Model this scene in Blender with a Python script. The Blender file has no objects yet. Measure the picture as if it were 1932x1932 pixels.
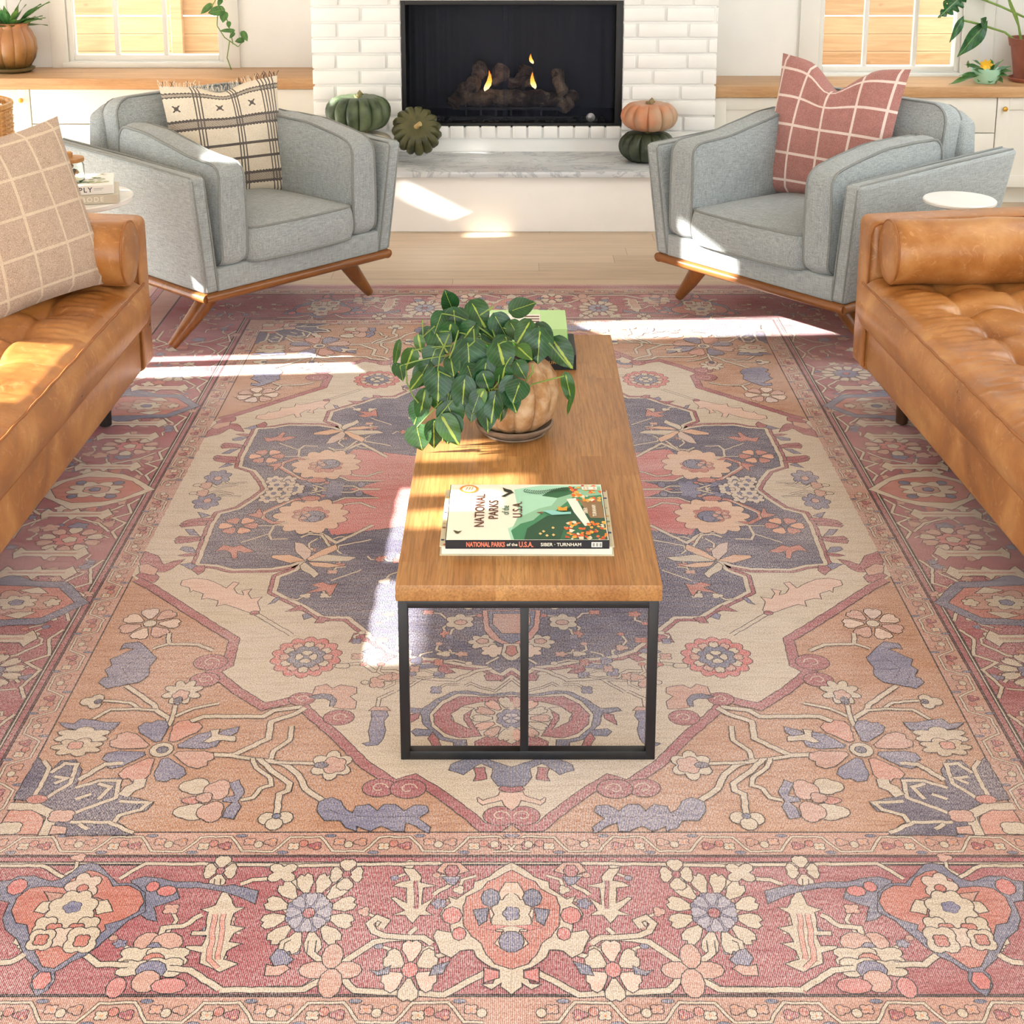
import bpy, bmesh, math, random
from mathutils import Vector, Matrix
C = bpy.context.scene
COL = C.collection
PI = math.pi
random.seed(7)
# ---------------------------------------------------------------- camera numbers
H = 1.70
TH = math.radians(14.2)
F = 2794.0
CX, CY = 965.0, 432.0
YH = CY - F*math.tan(TH)
YV = CY + F/math.tan(TH)
K = math.tan(TH)

def at(x, y, z=0.0):
    """the point at height z that the photograph shows at pixel x, y"""
    h = H - z
    return Vector(((x-CX)*h/((y-YH)*math.cos(TH)), h*K*(YV-y)/(y-YH), z))

def atD(x, y, D):
    """the point at distance D that the photograph shows at pixel x, y"""
    h = D*(y-YH)/(K*(YV-y))
    return at(x, y, H-h)

cam_d = bpy.data.cameras.new('camera'); cam = bpy.data.objects.new('camera', cam_d)
COL.objects.link(cam)
cam.location = (0, 0, H); cam.rotation_euler = (PI/2-TH, 0, 0)
cam_d.sensor_width = 36; cam_d.lens = F/1932*36
cam_d.shift_y = -(966-CY)/1932; cam_d.shift_x = (966-CX)/1932
cam_d.clip_start = .05; cam_d.clip_end = 100
C.camera = cam

# ---------------------------------------------------------------- materials
def lin(c):
    if isinstance(c, str):
        c = [int(c[i:i+2], 16)/255 for i in (1, 3, 5)]
    return tuple((v/12.92 if v <= .04045 else ((v+.055)/1.055)**2.4) for v in c[:3]) + (1,)

class NT:
    """small wrapper that builds a node material"""
    def __init__(s, name, rough=.6, spec=.5):
        s.m = bpy.data.materials.new(name); s.m.use_nodes = True
        s.t = s.m.node_tree; s.n = s.t.nodes; s.l = s.t.links
        s.b = s.n['Principled BSDF']
        s.b.inputs['Roughness'].default_value = rough
        s.b.inputs['Specular IOR Level'].default_value = spec
    def add(s, typ, **kw):
        nd = s.n.new('ShaderNode'+typ)
        for k, v in kw.items():
            if k in nd.inputs: s.put(nd.inputs[k], v)
            else: setattr(nd, k, v)
        return nd
    def put(s, inp, v):
        if isinstance(v, bpy.types.NodeSocket): s.l.new(v, inp)
        elif isinstance(v, str): inp.default_value = lin(v)
        else: inp.default_value = v
    def coord(s, scale=(1, 1, 1), kind='Object', rot=(0, 0, 0), loc=(0, 0, 0)):
        tc = s.add('TexCoord'); mp = s.add('Mapping')
        s.l.new(tc.outputs[kind], mp.inputs['Vector'])
        mp.inputs['Scale'].default_value = scale; mp.inputs['Rotation'].default_value = rot
        mp.inputs['Location'].default_value = loc
        return mp.outputs['Vector']
    def noise(s, vec, scale, detail=3, rough=.5, dist=0):
        nd = s.add('TexNoise'); s.l.new(vec, nd.inputs['Vector'])
        nd.inputs['Scale'].default_value = scale; nd.inputs['Detail'].default_value = detail
        nd.inputs['Roughness'].default_value = rough; nd.inputs['Distortion'].default_value = dist
        return nd.outputs['Fac']
    def ramp(s, fac, stops):
        nd = s.add('ValToRGB'); s.l.new(fac, nd.inputs['Fac'])
        cr = nd.color_ramp
        while len(cr.elements) < len(stops): cr.elements.new(.5)
        for e, (p, c) in zip(cr.elements, stops):
            e.position = p
            e.color = lin(c) if isinstance(c, str) else ((c, c, c, 1) if not isinstance(c, tuple) else c)
        return nd.outputs['Color']
    def mix(s, fac, a, b, mode='MIX'):
        nd = s.add('Mix', data_type='RGBA', blend_type=mode)
        s.put(nd.inputs[0], fac); s.put(nd.inputs[6], a); s.put(nd.inputs[7], b)
        return nd.outputs[2]
    def math(s, op, a, b=0.0, c=0.0):
        nd = s.add('Math', operation=op)
        s.put(nd.inputs[0], a); s.put(nd.inputs[1], b)
        if op in ('COMPARE', 'MULTIPLY_ADD'): s.put(nd.inputs[2], c)
        return nd.outputs[0]
    def sep(s, vec):
        nd = s.add('SeparateXYZ'); s.l.new(vec, nd.inputs[0]); return nd.outputs
    def bump(s, h, strength=.3, dist=.01):
        nd = s.add('Bump'); s.l.new(h, nd.inputs['Height'])
        nd.inputs['Strength'].default_value = strength; nd.inputs['Distance'].default_value = dist
        s.l.new(nd.outputs['Normal'], s.b.inputs['Normal'])
    def color(s, c): s.put(s.b.inputs['Base Color'], c); return s

def plain(name, col, rough=.6, metal=0, vary=.06, scale=30, bump=0, spec=.5):
    m = NT(name, rough, spec)
    v = m.coord()
    n = m.noise(v, scale, 4)
    c = m.mix(m.ramp(n, [(.3, 0.0), (.7, 1.0)]), col, tuple(min(1, x*(1-vary*2)) for x in lin(col)[:3])+(1,))
    m.color(c); m.b.inputs['Metallic'].default_value = metal
    if bump: m.bump(n, bump, .004)
    return m.m

def attr_mat(name, rough=.6, spec=.4, grain=0.03):
    m = NT(name, rough, spec)
    a = m.add('Attribute', attribute_name='Col')
    v = m.coord(); n = m.noise(v, 60, 3)
    c = m.mix(grain, a.outputs['Color'], m.ramp(n, [(.2, 0.0), (.8, 1.0)]), 'OVERLAY')
    m.color(c); return m.m

def wood(name, dark, light, axis='y', scale=1.0, rough=.45, planks=None, knots=False, spec=.4):
    m = NT(name, rough, spec)
    st = {'y': (9, .7, 9), 'x': (.7, 9, 9), 'z': (9, 9, .7)}[axis]
    v = m.coord(tuple(a*scale for a in st))
    n = m.noise(v, 3.0, 6, .6, .6)
    fine = m.noise(m.coord(tuple(a*scale*5 for a in st)), 8.0, 3, .6)
    c = m.mix(m.ramp(n, [(.3, 0.0), (.7, 1.0)]), light, dark)
    c = m.mix(.22, c, m.ramp(fine, [(.3, 0.2), (.6, .9)]), 'MULTIPLY')
    if planks:
        c = planks(m, c)
    m.color(c); m.bump(fine, .08, .002)
    return m.m

# ---------------------------------------------------------------- mesh builder
class MB:
    def __init__(s):
        s.v = []; s.f = []; s.c = []; s.uv = []; s.cur = (1, 1, 1, 1); s.has_uv = False; s.T = None
    def add(s, vs, fs, col=None, uvs=None):
        o = len(s.v)
        if s.T is not None: vs = [s.T @ Vector(v) for v in vs]
        s.v += [tuple(v) for v in vs]
        col = lin(col) if isinstance(col, str) else (col or s.cur)
        for f in fs:
            s.f.append([o+i for i in f]); s.c.append(col)
            if uvs: s.uv.append([uvs[i] for i in f]); s.has_uv = True
            else: s.uv.append([(0, 0)]*len(f))
        return s
    def bm(s, b, col=None):
        b.verts.ensure_lookup_table(); b.verts.index_update()
        vs = [v.co.copy() for v in b.verts]; fs = [[v.index for v in f.verts] for f in b.faces]
        b.free(); return s.add(vs, fs, col)
    def box(s, x0, x1, y0, y1, z0, z1, bev=0, seg=2, col=None, M=None):
        b = bmesh.new(); bmesh.ops.create_cube(b, size=1)
        for v in b.verts:
            v.co = Vector(((x0+x1)/2+v.co.x*(x1-x0), (y0+y1)/2+v.co.y*(y1-y0), (z0+z1)/2+v.co.z*(z1-z0)))
        if bev: bmesh.ops.bevel(b, geom=b.edges[:], offset=bev, segments=seg, profile=.5, affect='EDGES')
        if M is not None: bmesh.ops.transform(b, matrix=M, verts=b.verts)
        return s.bm(b, col)
    def prism(s, pts, ax, a0, a1, bev=0, seg=2, col=None):
        """polygon pts in the plane across axis ax, extruded a0..a1"""
        def P(p, a):
            return {'x': (a, p[0], p[1]), 'y': (p[0], a, p[1]), 'z': (p[0], p[1], a)}[ax]
        b = bmesh.new()
        lo = [b.verts.new(P(p, a0)) for p in pts]; hi = [b.verts.new(P(p, a1)) for p in pts]
        n = len(pts)
        b.faces.new(lo[::-1]); b.faces.new(hi)
        for i in range(n): b.faces.new((lo[i], lo[(i+1) % n], hi[(i+1) % n], hi[i]))
        bmesh.ops.recalc_face_normals(b, faces=b.faces)
        if bev: bmesh.ops.bevel(b, geom=b.edges[:], offset=bev, segments=seg, profile=.5, affect='EDGES')
        return s.bm(b, col)
    def tube(s, pts, r, n=8, closed=False, col=None, cap=True, flat=None):
        pts = [Vector(p) for p in pts]; m = len(pts)
        rs = r if isinstance(r, (list, tuple)) else [r]*m
        vs = []; fs = []; up = None
        for i, p in enumerate(pts):
            a = pts[(i-1) % m] if (closed or i) else p; c = pts[(i+1) % m] if (closed or i < m-1) else p
            t = (c-a)
            if t.length < 1e-9: t = Vector((0, 0, 1))
            t.normalize()
            if up is None:
                up = Vector((0, 0, 1)) if abs(t.z) < .9 else Vector((1, 0, 0))
            x = up - t*up.dot(t)
            if x.length < 1e-6: x = t.orthogonal()
            x.normalize(); up = x; y = t.cross(x)
            for k in range(n):
                an = 2*PI*k/n
                vs.append(p + (x*math.cos(an) + y*math.sin(an))*rs[i])
        for i in range(m if closed else m-1):
            j = (i+1) % m
            for k in range(n):
                k2 = (k+1) % n
                fs.append((i*n+k, i*n+k2, j*n+k2, j*n+k))
        if not closed and cap:
            fs.append(tuple(range(n))[::-1]); fs.append(tuple((m-1)*n+k for k in range(n)))
        return s.add(vs, fs, col)
    def lathe(s, prof, n=32, ribs=0, depth=0, c=(0, 0, 0), col=None, ribfn=None, squash=(1, 1)):
        """profile [(r, z)] turned about z; ribs lobes cut depth deep"""
        vs = []; fs = []; m = len(prof)
        for (r, z) in prof:
            for k in range(n):
                a = 2*PI*k/n
                q = 1
                if ribs:
                    w = abs(math.sin(ribs*a/2))**.55
                    q = 1-depth*(1-w)
                if ribfn: q *= ribfn(a, z)
                vs.append((c[0]+r*q*math.cos(a)*squash[0], c[1]+r*q*math.sin(a)*squash[1], c[2]+z))
        for i in range(m-1):
            for k in range(n):
                k2 = (k+1) % n
                fs.append((i*n+k, i*n+k2, (i+1)*n+k2, (i+1)*n+k))
        if prof[0][0] > 1e-6: fs.append(tuple(range(n))[::-1])
        if prof[-1][0] > 1e-6: fs.append(tuple((m-1)*n+k for k in range(n)))
        return s.add(vs, fs, col)
    def grid(s, fn, nu, nv, col=None, uv=None, flip=False):
        vs = [fn(i/nu, j/nv) for j in range(nv+1) for i in range(nu+1)]
        uvs = [(uv(i/nu, j/nv) if uv else (i/nu, j/nv)) for j in range(nv+1) for i in range(nu+1)]
        w = nu+1
        fs = [(j*w+i, j*w+i+1, (j+1)*w+i+1, (j+1)*w+i) for j in range(nv) for i in range(nu)]
        if flip: fs = [f[::-1] for f in fs]
        return s.add(vs, fs, col, uvs)
    def warp(s, fn):
        s.v = [tuple(fn(*v)) for v in s.v]; return s
    def build(s, name, mat, parent=None, smooth=35, loc=None, weld=False, subsurf=0):
        me = bpy.data.meshes.new(name)
        me.from_pydata(s.v, [], s.f)
        ca = me.color_attributes.new('Col', 'FLOAT_COLOR', 'CORNER')
        cols = []
        for f, c in zip(s.f, s.c): cols += list(c)*len(f)
        ca.data.foreach_set('color', cols)
        if s.has_uv:
            ul = me.uv_layers.new(name='UVMap'); fl = []
            for q in s.uv:
                for p in q: fl += [p[0], p[1]]
            ul.data.foreach_set('uv', fl)
        me.validate()
        if weld:
            b = bmesh.new(); b.from_mesh(me); bmesh.ops.remove_doubles(b, verts=b.verts, dist=1e-5)
            b.to_mesh(me); b.free()
        if smooth:
            me.shade_smooth(); me.set_sharp_from_angle(angle=math.radians(smooth))
        me.update()
        for mm in (mat if isinstance(mat, list) else [mat]): me.materials.append(mm)
        o = bpy.data.objects.new(name, me); COL.objects.link(o)
        if loc: o.location = loc
        if parent is not None: o.parent = parent
        if subsurf:
            md = o.modifiers.new('s', 'SUBSURF'); md.levels = subsurf; md.render_levels = subsurf
        return o

def thing(name, label, cat, loc=(0, 0, 0), rotz=0, group=None):
    o = bpy.data.objects.new(name, None); COL.objects.link(o)
    o.empty_display_size = .05
    o.location = loc; o.rotation_euler = (0, 0, rotz); tag(o, label, cat, group); return o

def tag(o, label, cat, group=None, kind=None):
    o['label'] = label; o['category'] = cat
    if group: o['group'] = group
    if kind: o['kind'] = kind
    return o

def struct(o, label=None):
    o['kind'] = 'structure'
    if label: o['label'] = label
    return o

def copy_tree(o, parent=None):
    c = o.copy(); COL.objects.link(c); c.parent = parent
    for ch in [x for x in COL.objects if x.parent == o]: copy_tree(ch, c)
    return c

def text_mb(body, size, depth=.0004, M=None, col='#000000', bold=0, align='CENTER', mb=None, spacing=1.0, sx=1.0):
    """lettering as flat raised mesh; lies in the xy plane of matrix M"""
    cu = bpy.data.curves.new('t', 'FONT'); cu.body = body; cu.size = size
    cu.extrude = depth; cu.offset = bold; cu.align_x = align; cu.align_y = 'CENTER'; cu.space_character = spacing
    cu.resolution_u = 4
    o = bpy.data.objects.new('t', cu); COL.objects.link(o)
    dg = bpy.context.evaluated_depsgraph_get(); dg.update()
    me = o.evaluated_get(dg).to_mesh()
    vs = [Vector((v.co.x*sx, v.co.y, v.co.z)) for v in me.vertices]
    fs = [list(p.vertices) for p in me.polygons]
    o.evaluated_get(dg).to_mesh_clear()
    bpy.data.objects.remove(o); bpy.data.curves.remove(cu)
    if M is not None: vs = [M @ v for v in vs]
    mb = mb or MB(); mb.add(vs, fs, col); return mb

# ---------------------------------------------------------------- soft shapes
def rrect(a, b, w, d, rc):
    """square point a, b in -1..1 to a rounded rectangle w x d"""
    r = max(abs(a), abs(b))
    if r < 1e-9: return 0.0, 0.0
    ua, ub = a/r, b/r
    x, y = ua*w/2, ub*d/2
    cx, cy = w/2-rc, d/2-rc
    if abs(x) > cx and abs(y) > cy:
        sx, sy = math.copysign(1, x), math.copysign(1, y)
        # parametrise the corner arc by how far the point is round the corner
        ex, ey = abs(x)-cx, abs(y)-cy
        an = math.atan2(ey, ex)
        x = sx*(cx+rc*math.cos(an)); y = sy*(cy+rc*math.sin(an))
    return x*r, y*r

def pad(w, d, edge, crown, rc=.04, n=18, pipe=.005, bulge=.006, M=None, warp=None, sag=0, crown2=None, wr=0, seed=0):
    """boxed cushion: plan w x d, walls 2*edge high, crowned faces, piping on both seams. returns body, piping"""
    body = MB(); pp = MB(); rnd = random.Random(seed)
    ph = [rnd.uniform(0, 6.28) for _ in range(6)]
    if crown2 is None: crown2 = crown
    def top(sgn, cr):
        def fn(u, v):
            a, b = 2*u-1, 2*v-1
            x, y = rrect(a, b, w, d, rc)
            h = edge + cr*(1-abs(a)**3.2)*(1-abs(b)**3.2)
            if wr:
                h += wr*(1-a*a)*(1-b*b)*(math.sin(9*a+ph[0]+3*b)+math.sin(7*b+ph[1]-4*a)+.6*math.sin(17*a+11*b+ph[2]))*.4
            return Vector((x, y, sgn*h))
        return fn
    body.grid(top(1, crown), n, n); body.grid(top(-1, crown2), n, n, flip=True)
    ring = []
    for i in range(n): ring.append((2*i/n-1, -1))
    for i in range(n): ring.append((1, 2*i/n-1))
    for i in range(n): ring.append((1-2*i/n, 1))
    for i in range(n): ring.append((-1, 1-2*i/n))
    R = [rrect(a, b, w, d, rc) for a, b in ring]; m = len(R)
    vs = []; fs = []
    for lv, k in ((-1, 0), (-.5, .8), (0, 1), (.5, .8), (1, 0)):
        for (x, y) in R:
            L = math.hypot(x, y) or 1
            vs.append(Vector((x+x/L*bulge*k, y+y/L*bulge*k, lv*edge)))
    for j in range(4):
        for i in range(m): fs.append((j*m+i, j*m+(i+1) % m, (j+1)*m+(i+1) % m, (j+1)*m+i))
    body.add(vs, fs)
    if pipe:
        for sg in (-1, 1):
            pp.tube([(x*(1+pipe*.3/max(w, d)), y*(1+pipe*.3/max(w, d)), sg*edge) for x, y in R], pipe, 6, closed=True)
    for q in (body, pp):
        if warp: q.warp(lambda x, y, z: warp(x, y, z))
        if M is not None: q.warp(lambda x, y, z: M @ Vector((x, y, z)))
    return body, pp

def pillow(w, h, T, n=22, dent=0, warp=None, pinch=.07):
    """throw pillow standing in the xz plane; uv carries the cloth"""
    mb = MB()
    def side(sg):
        def fn(u, v):
            a, b = 2*u-1, 2*v-1
            x = a*w/2*(1-pinch*(1-b*b)*abs(a)**2)
            z = b*h/2*(1-pinch*(1-a*a)*abs(b)**2)
            t = T/2*max(0, (1-a*a)*(1-b*b))**.42
            t += .006*math.sin(9*a+3*b)*(1-a*a)*(1-b*b)
            if dent:
                k = math.exp(-(a/.33)**2)*max(0, (b+.2)/1.2)**2
                z -= dent*k
                t *= 1+.25*k
                x *= 1-.10*max(0, b)**2*(1-abs(a))
            p = Vector((x, sg*t, z))
            return warp(p, a, b) if warp else p
        return fn
    mb.grid(side(-1), n, n); mb.grid(side(1), n, n, flip=True)
    return mb
# ================================================================ THE RUG
RUG_YC = 8.785*H*K
FX, FY = .920, 1.476            # half size of the inner field
G = .063                        # width of the narrow guard bands
MB_W = .330                     # width of the red main border
cream, red, navy, slate = '#c9bba5', '#9a2f40', '#373a62', '#676b93'
sand, orange, pink, ink = '#b47c52', '#b95d48', '#c49280', '#0f0f1a'
gpink, blue, tan = '#b98470', '#525e84', '#c2ad8e'
RZ = .003

class Rug:
    """every shape lies one hair above whatever it overlaps; shapes are drawn for one quarter and mirrored"""
    def __init__(s):
        s.mb = MB(); s.lv = []; s.eps = 9e-6; s.full = 0; s.ax = s.ay = False; s.top = 0
    def z(s, pts, grow=0):
        xs = [abs(p[0]) for p in pts]; ys = [abs(p[1]) for p in pts]
        sx = min(p[0] for p in pts)*max(p[0] for p in pts) <= 0; sy = min(p[1] for p in pts)*max(p[1] for p in pts) <= 0
        b = ((0 if sx else min(xs))-grow, max(xs)+grow, (0 if sy else min(ys))-grow, max(ys)+grow)
        l = 0
        for (a0, a1, c0, c1, k) in s.lv:
            if k > l and a0 < b[1] and b[0] < a1 and c0 < b[3] and b[2] < c1: l = k
        l += 1; s.lv.append(b+(l,)); s.top = max(s.top, l)
        return RZ + (s.full+l)*s.eps
    def copies(s):
        return [(sx, sy) for sx in (1, -1) for sy in (1, -1) if not (s.ax and sx < 0) and not (s.ay and sy < 0)]
    def poly4(s, pts, col, four=True):
        if four: z = s.z(pts)
        else: s.full += 1; z = RZ + s.full*s.eps
        ar = sum(pts[i][0]*pts[(i+1) % len(pts)][1]-pts[(i+1) % len(pts)][0]*pts[i][1] for i in range(len(pts)))
        if ar < 0: pts = pts[::-1]
        for sx, sy in (s.copies() if four else [(1, 1)]):
            q = [(x*sx, RUG_YC+y*sy, z+(s.eps*.4 if sx < 0 and four else 0)+(s.eps*.2 if sy < 0 and four else 0)) for x, y in pts]
            if sx*sy < 0: q = q[::-1]
            s.mb.add(q, [tuple(range(len(q)))], col)
    def ribbon(s, pts, w, col, closed=False):
        z = s.z(pts, w/2); n = len(pts); L = []; Rr = []
        for i in range(n):
            a = pts[(i-1) % n] if (closed or i) else pts[i]
            b = pts[(i+1) % n] if (closed or i < n-1) else pts[i]
            p = pts[i]
            def un(u, v):
                d = (v[0]-u[0], v[1]-u[1]); l = math.hypot(*d)
                return (d[0]/l, d[1]/l) if l > 1e-9 else None
            d1, d2 = un(a, p), un(p, b)
            d1 = d1 or d2 or (1, 0); d2 = d2 or d1
            t = (d1[0]+d2[0], d1[1]+d2[1]); l = math.hypot(*t)
            if l < .3: t, l = d1, 1
            t = (t[0]/l, t[1]/l)
            k = 1/max(.45, t[0]*d1[0]+t[1]*d1[1])
            L.append((p[0]-t[1]*w/2*k, p[1]+t[0]*w/2*k)); Rr.append((p[0]+t[1]*w/2*k, p[1]-t[0]*w/2*k))
        for sx, sy in s.copies():
            vs = [(x*sx, RUG_YC+y*sy, z+(s.eps*.4 if sx < 0 else 0)+(s.eps*.2 if sy < 0 else 0)) for x, y in L+Rr]; fs = []
            for i in range(n if closed else n-1):
                j = (i+1) % n; f = (n+i, n+j, j, i)
                fs.append(f if sx*sy > 0 else f[::-1])
            s.mb.add(vs, fs, col)

R_ = Rug()
def crop(ox, oy, sc):
    def f(p):
        q = at(ox+p[0]/sc, oy+p[1]/sc, RZ)
        return (-abs(q.x), -abs(q.y-RUG_YC))
    return f
cA = crop(0, 1400, 3.01875); cB = crop(500, 1400, 3.01875); cC = crop(0, 1000, 3.01875)
cD = crop(500, 1050, 3.01875); cE = crop(300, 680, 3.864); cS = crop(0, 520, 3.331)
cT = crop(1140, 680, 3.864); cR = crop(1400, 540, 2.9267); cU = crop(0, 1560, 5.194)
cV = crop(1180, 700, 4.831)
OW = .0020
rj = random.Random(3)
def conv(pts, c, closed=False, step=.011, jit=.0013):
    q = [c(p) for p in pts] if c else [tuple(p) for p in pts]
    out = []; n = len(q)
    for i in range(n if closed else n-1):
        a, b = q[i], q[(i+1) % n]; out.append(a)
        d = math.hypot(b[0]-a[0], b[1]-a[1]); m = int(d/step)
        if abs(a[0]) < .006 and abs(b[0]) < .006: m = 0
        for k in range(1, min(m, 60)):
            t = k/m; j = jit if m > 1 else 0
            out.append((a[0]+(b[0]-a[0])*t+rj.uniform(-j, j), a[1]+(b[1]-a[1])*t+rj.uniform(-j, j)))
    if not closed: out.append(q[-1])
    return out
def P(col, c, pts, o=OW, oc=ink):
    q = conv(pts, c, True)
    if o:
        segs = []; run = [q[0]]
        for i in range(len(q)):
            a, b = q[i], q[(i+1) % len(q)]
            if abs(a[0]) < .006 and abs(b[0]) < .006:
                segs.append(run); run = [b]
            else: run.append(b)
        if len(segs) == 0: R_.ribbon(q, o*2, oc, closed=True)
        else:
            segs.append(run)
            for r in segs:
                if len(r) > 1: R_.ribbon(r, o*2, oc)
    R_.poly4(q, col)
def V(c, pts, w=.012, col=cream, o=OW, oc=ink):
    w *= .82 if w < .02 else 1
    q = conv(pts, c)
    if o: R_.ribbon(q, w+2*o, oc)
    R_.ribbon(q, w, col)
def onaxis(fn):
    def g(c, ctr, *a, **k):
        x0, y0 = c(ctr) if c else ctr
        old = R_.ax, R_.ay
        R_.ax, R_.ay = abs(x0) < .004, abs(y0) < .004 or R_.ay
        fn(None, (x0, y0), *a, **k)
        R_.ax, R_.ay = old
    return g
@onaxis
def ell(c, ctr, rx, ry, col, n=12, o=OW, rot=0, lobes=0, ld=.15, oc=ink):
    x0, y0 = ctr
    if rx < .06: rx *= .9; ry *= .9
    pts = []
    n = max(n, lobes*5)
    for i in range(n):
        a = 2*PI*i/n; k = 1-ld+ld*abs(math.sin(lobes*a/2))*1.6 if lobes else 1
        x, y = rx*k*math.cos(a), ry*k*math.sin(a)
        pts.append((x0+x*math.cos(rot)-y*math.sin(rot), y0+x*math.sin(rot)+y*math.cos(rot)))
    P(col, None, pts, o, oc)
@onaxis
def petals(c, ctr, rx, ry, n, cols, inner=.35, o=OW, ph=0, fat=.9):
    """n separate petals round a centre"""
    x0, y0 = c(ctr) if c else ctr
    for i in range(n):
        a = 2*PI*(i+ph)/n; da = PI/n*fat
        pts = []
        for (r, d) in ((inner, -.45), (.75, -.95), (.93, -.75), (1, -.3), (.93, 0), (1, .3), (.93, .75), (.75, .95), (inner, .45)):
            pts.append((x0+rx*r*math.cos(a+d*da), y0+ry*r*math.sin(a+d*da)))
        P(cols[i % len(cols)], None, pts, o)

# ---- bands, from the outside in
XO, YO = FX+G+MB_W+G+.075, FY+G+MB_W+G+.075
def band(x, y, col, line=True):
    if line: R_.poly4([(-x, -y), (x, -y), (x, y), (-x, y)], ink, False); e = .0032
    else: e = 0
    R_.poly4([(-x+e, -y+e), (x-e, -y+e), (x-e, y-e), (-x+e, y-e)], col, False)
band(XO, YO, '#c58a84', False)
band(XO-.022, YO-.022, '#a5505a')
band(XO-.052, YO-.052, gpink)
band(FX+G+MB_W, FY+G+MB_W, red)
band(FX+G+MB_W-.0035, FY+G+MB_W-.0035, red)
band(FX+G+.026, FY+G+.026, ink, False)
band(FX+G+.024, FY+G+.024, cream)
band(FX+G+.018, FY+G+.018, red)
band(FX+G+.004, FY+G+.004, red)
band(FX+G, FY+G, gpink)
band(FX, FY, sand)

# ---- guard bands: a running vine with small blossoms
def guard(p0, d, n, count, w, unit, off=0):
    """p0 start, d running direction, n across direction, w width"""
    def q(u, v): return (p0[0]+d[0]*u+n[0]*v*w, p0[1]+d[1]*u+n[1]*v*w)
    for k in range(count):
        u = off+k*unit; g = unit/2
        for h in (0, 1):
            s = 1 if h == 0 else -1; uu = u+h*g
            f = lambda a, b: q(uu+a*g, .5+s*b)
            V(None, [f(-.08, -.30), f(.30, -.32), f(.42, -.12), f(.62, .30), f(.98, .32)], .0055, cream, .0013)
            ell(None, f(.74, -.10), .011, .010, pink if h else cream, 10, .0014, lobes=4, ld=.3)
            ell(None, f(.74, -.10), .0032, .0032, '#d8862f', 6, 0)
            ell(None, f(.22, .08), .012, .0105, red if h else gpink, 10, .0014, lobes=3, ld=.3)
            ell(None, f(.26, .16), .0030, .0030, '#d8862f', 6, 0)
            ell(None, f(.52, -.36), .011, .0045, blue, 8, .0010)
            ell(None, f(.95, .02), .0085, .010, cream if h else orange, 8, .0014)
un = .159
# near guard, left half only (mirrored); then side guard
guard((-FX-.02, -FY-G), (1, 0), (0, 1), 6, G, un, .02)
guard((-FX-G, -FY), (0, 1), (1, 0), 9, G, un, .02)
guard((-FX-G-MB_W+.0, -FY-G-MB_W-G), (1, 0), (0, 1), 8, G, un, .0)
guard((-FX-G-MB_W-G, -FY-G), (0, 1), (1, 0), 9, G, un, .05)

# ---- small filler sprigs scattered over the red border
rf = random.Random(21)
def sprig(x, y, s=1.0, cols=(cream, pink, slate, orange, gpink)):
    a = rf.uniform(0, 6.28); L = rf.uniform(.04, .075)*s
    dx, dy = math.cos(a), math.sin(a)
    V(None, [(x, y), (x+dx*L*.5+dy*.012, y+dy*L*.5-dx*.012), (x+dx*L, y+dy*L)], .0065, cream, .0015)
    ell(None, (x+dx*L, y+dy*L), rf.uniform(.012, .019)*s, rf.uniform(.012, .019)*s, rf.choice(cols), 8, .0015, lobes=rf.choice((3, 4, 5)), ld=.3)
    if rf.random() < .6: ell(None, (x, y), .010*s, .009*s, rf.choice(cols), 8, .0013)
for j in range(22):
    for i in range(4):
        sprig(-FX-G-.06-i*.066+rf.uniform(-.012, .012), -.04-j*.089+rf.uniform(-.02, .02))
for j in range(15):
    for i in range(4):
        if rf.random() < .55: sprig(-.05-j*.082+rf.uniform(-.02, .02), -FY-G-.06-i*.066+rf.uniform(-.012, .012), .75, (cream, pink, gpink, slate))
# ---- field: cream ground inside the red stepped frame (C, D and B crops)
fr = [cC((780, 285)), cC((860, 325)), cC((1100, 480)), cC((1335, 625)), cC((1300, 770)), cC((1215, 810)), cC((1340, 910)),
      cC((1500, 1010)), cC((1700, 960)), cD((235, 880)), cD((400, 1020)), cD((560, 1180)), cD((735, 1300)), cD((850, 1265)),
      cD((960, 1330)), cD((1100, 1430)), cD((1240, 1545)), cD((1330, 1545)), cD((1403, 1490))]
fr[-1] = (0, fr[-1][1])
fr0 = [(-FX, -.32)] + [(-FX, cC((800, 150))[1])] + fr
cream_poly = [(-FX, 0), (-FX, fr[0][1]+.02)] + fr + [(0, 0)]
P(cream, None, cream_poly, 0)
P(red, cC, [(775, 262), (805, 238), (880, 245), (905, 270), (880, 300), (820, 300)])
V(None, fr, .022, red)
def scroll(c, ctr, r, col=red):
    ell(c, ctr, r*1.15, r, col, 14)
    x, y = c(ctr)
    V(None, [(x+r*.55*math.cos(t)*(1-t/9), y+r*.55*math.sin(t)*(1-t/9)) for t in [i*.7 for i in range(9)]], .003, cream, 0)
for c, ctr, r in ((cC, (1200, 755), .035), (cC, (1165, 855), .030), (cC, (1720, 965), .026), (cD, (420, 920), .030),
                  (cD, (650, 1320), .030), (cD, (815, 1325), .032), (cD, (1340, 1480), .030)):
    scroll(c, ctr, r)
# corner tongue, red (where frame meets the side guard)
P(red, cC, [(800, 170), (830, 125), (900, 150), (930, 200), (990, 180), (1050, 170), (990, 215), (940, 240), (860, 240), (800, 215)])
P(pink, cC, [(790, 205), (840, 195), (900, 225), (880, 260), (800, 245)])
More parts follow.
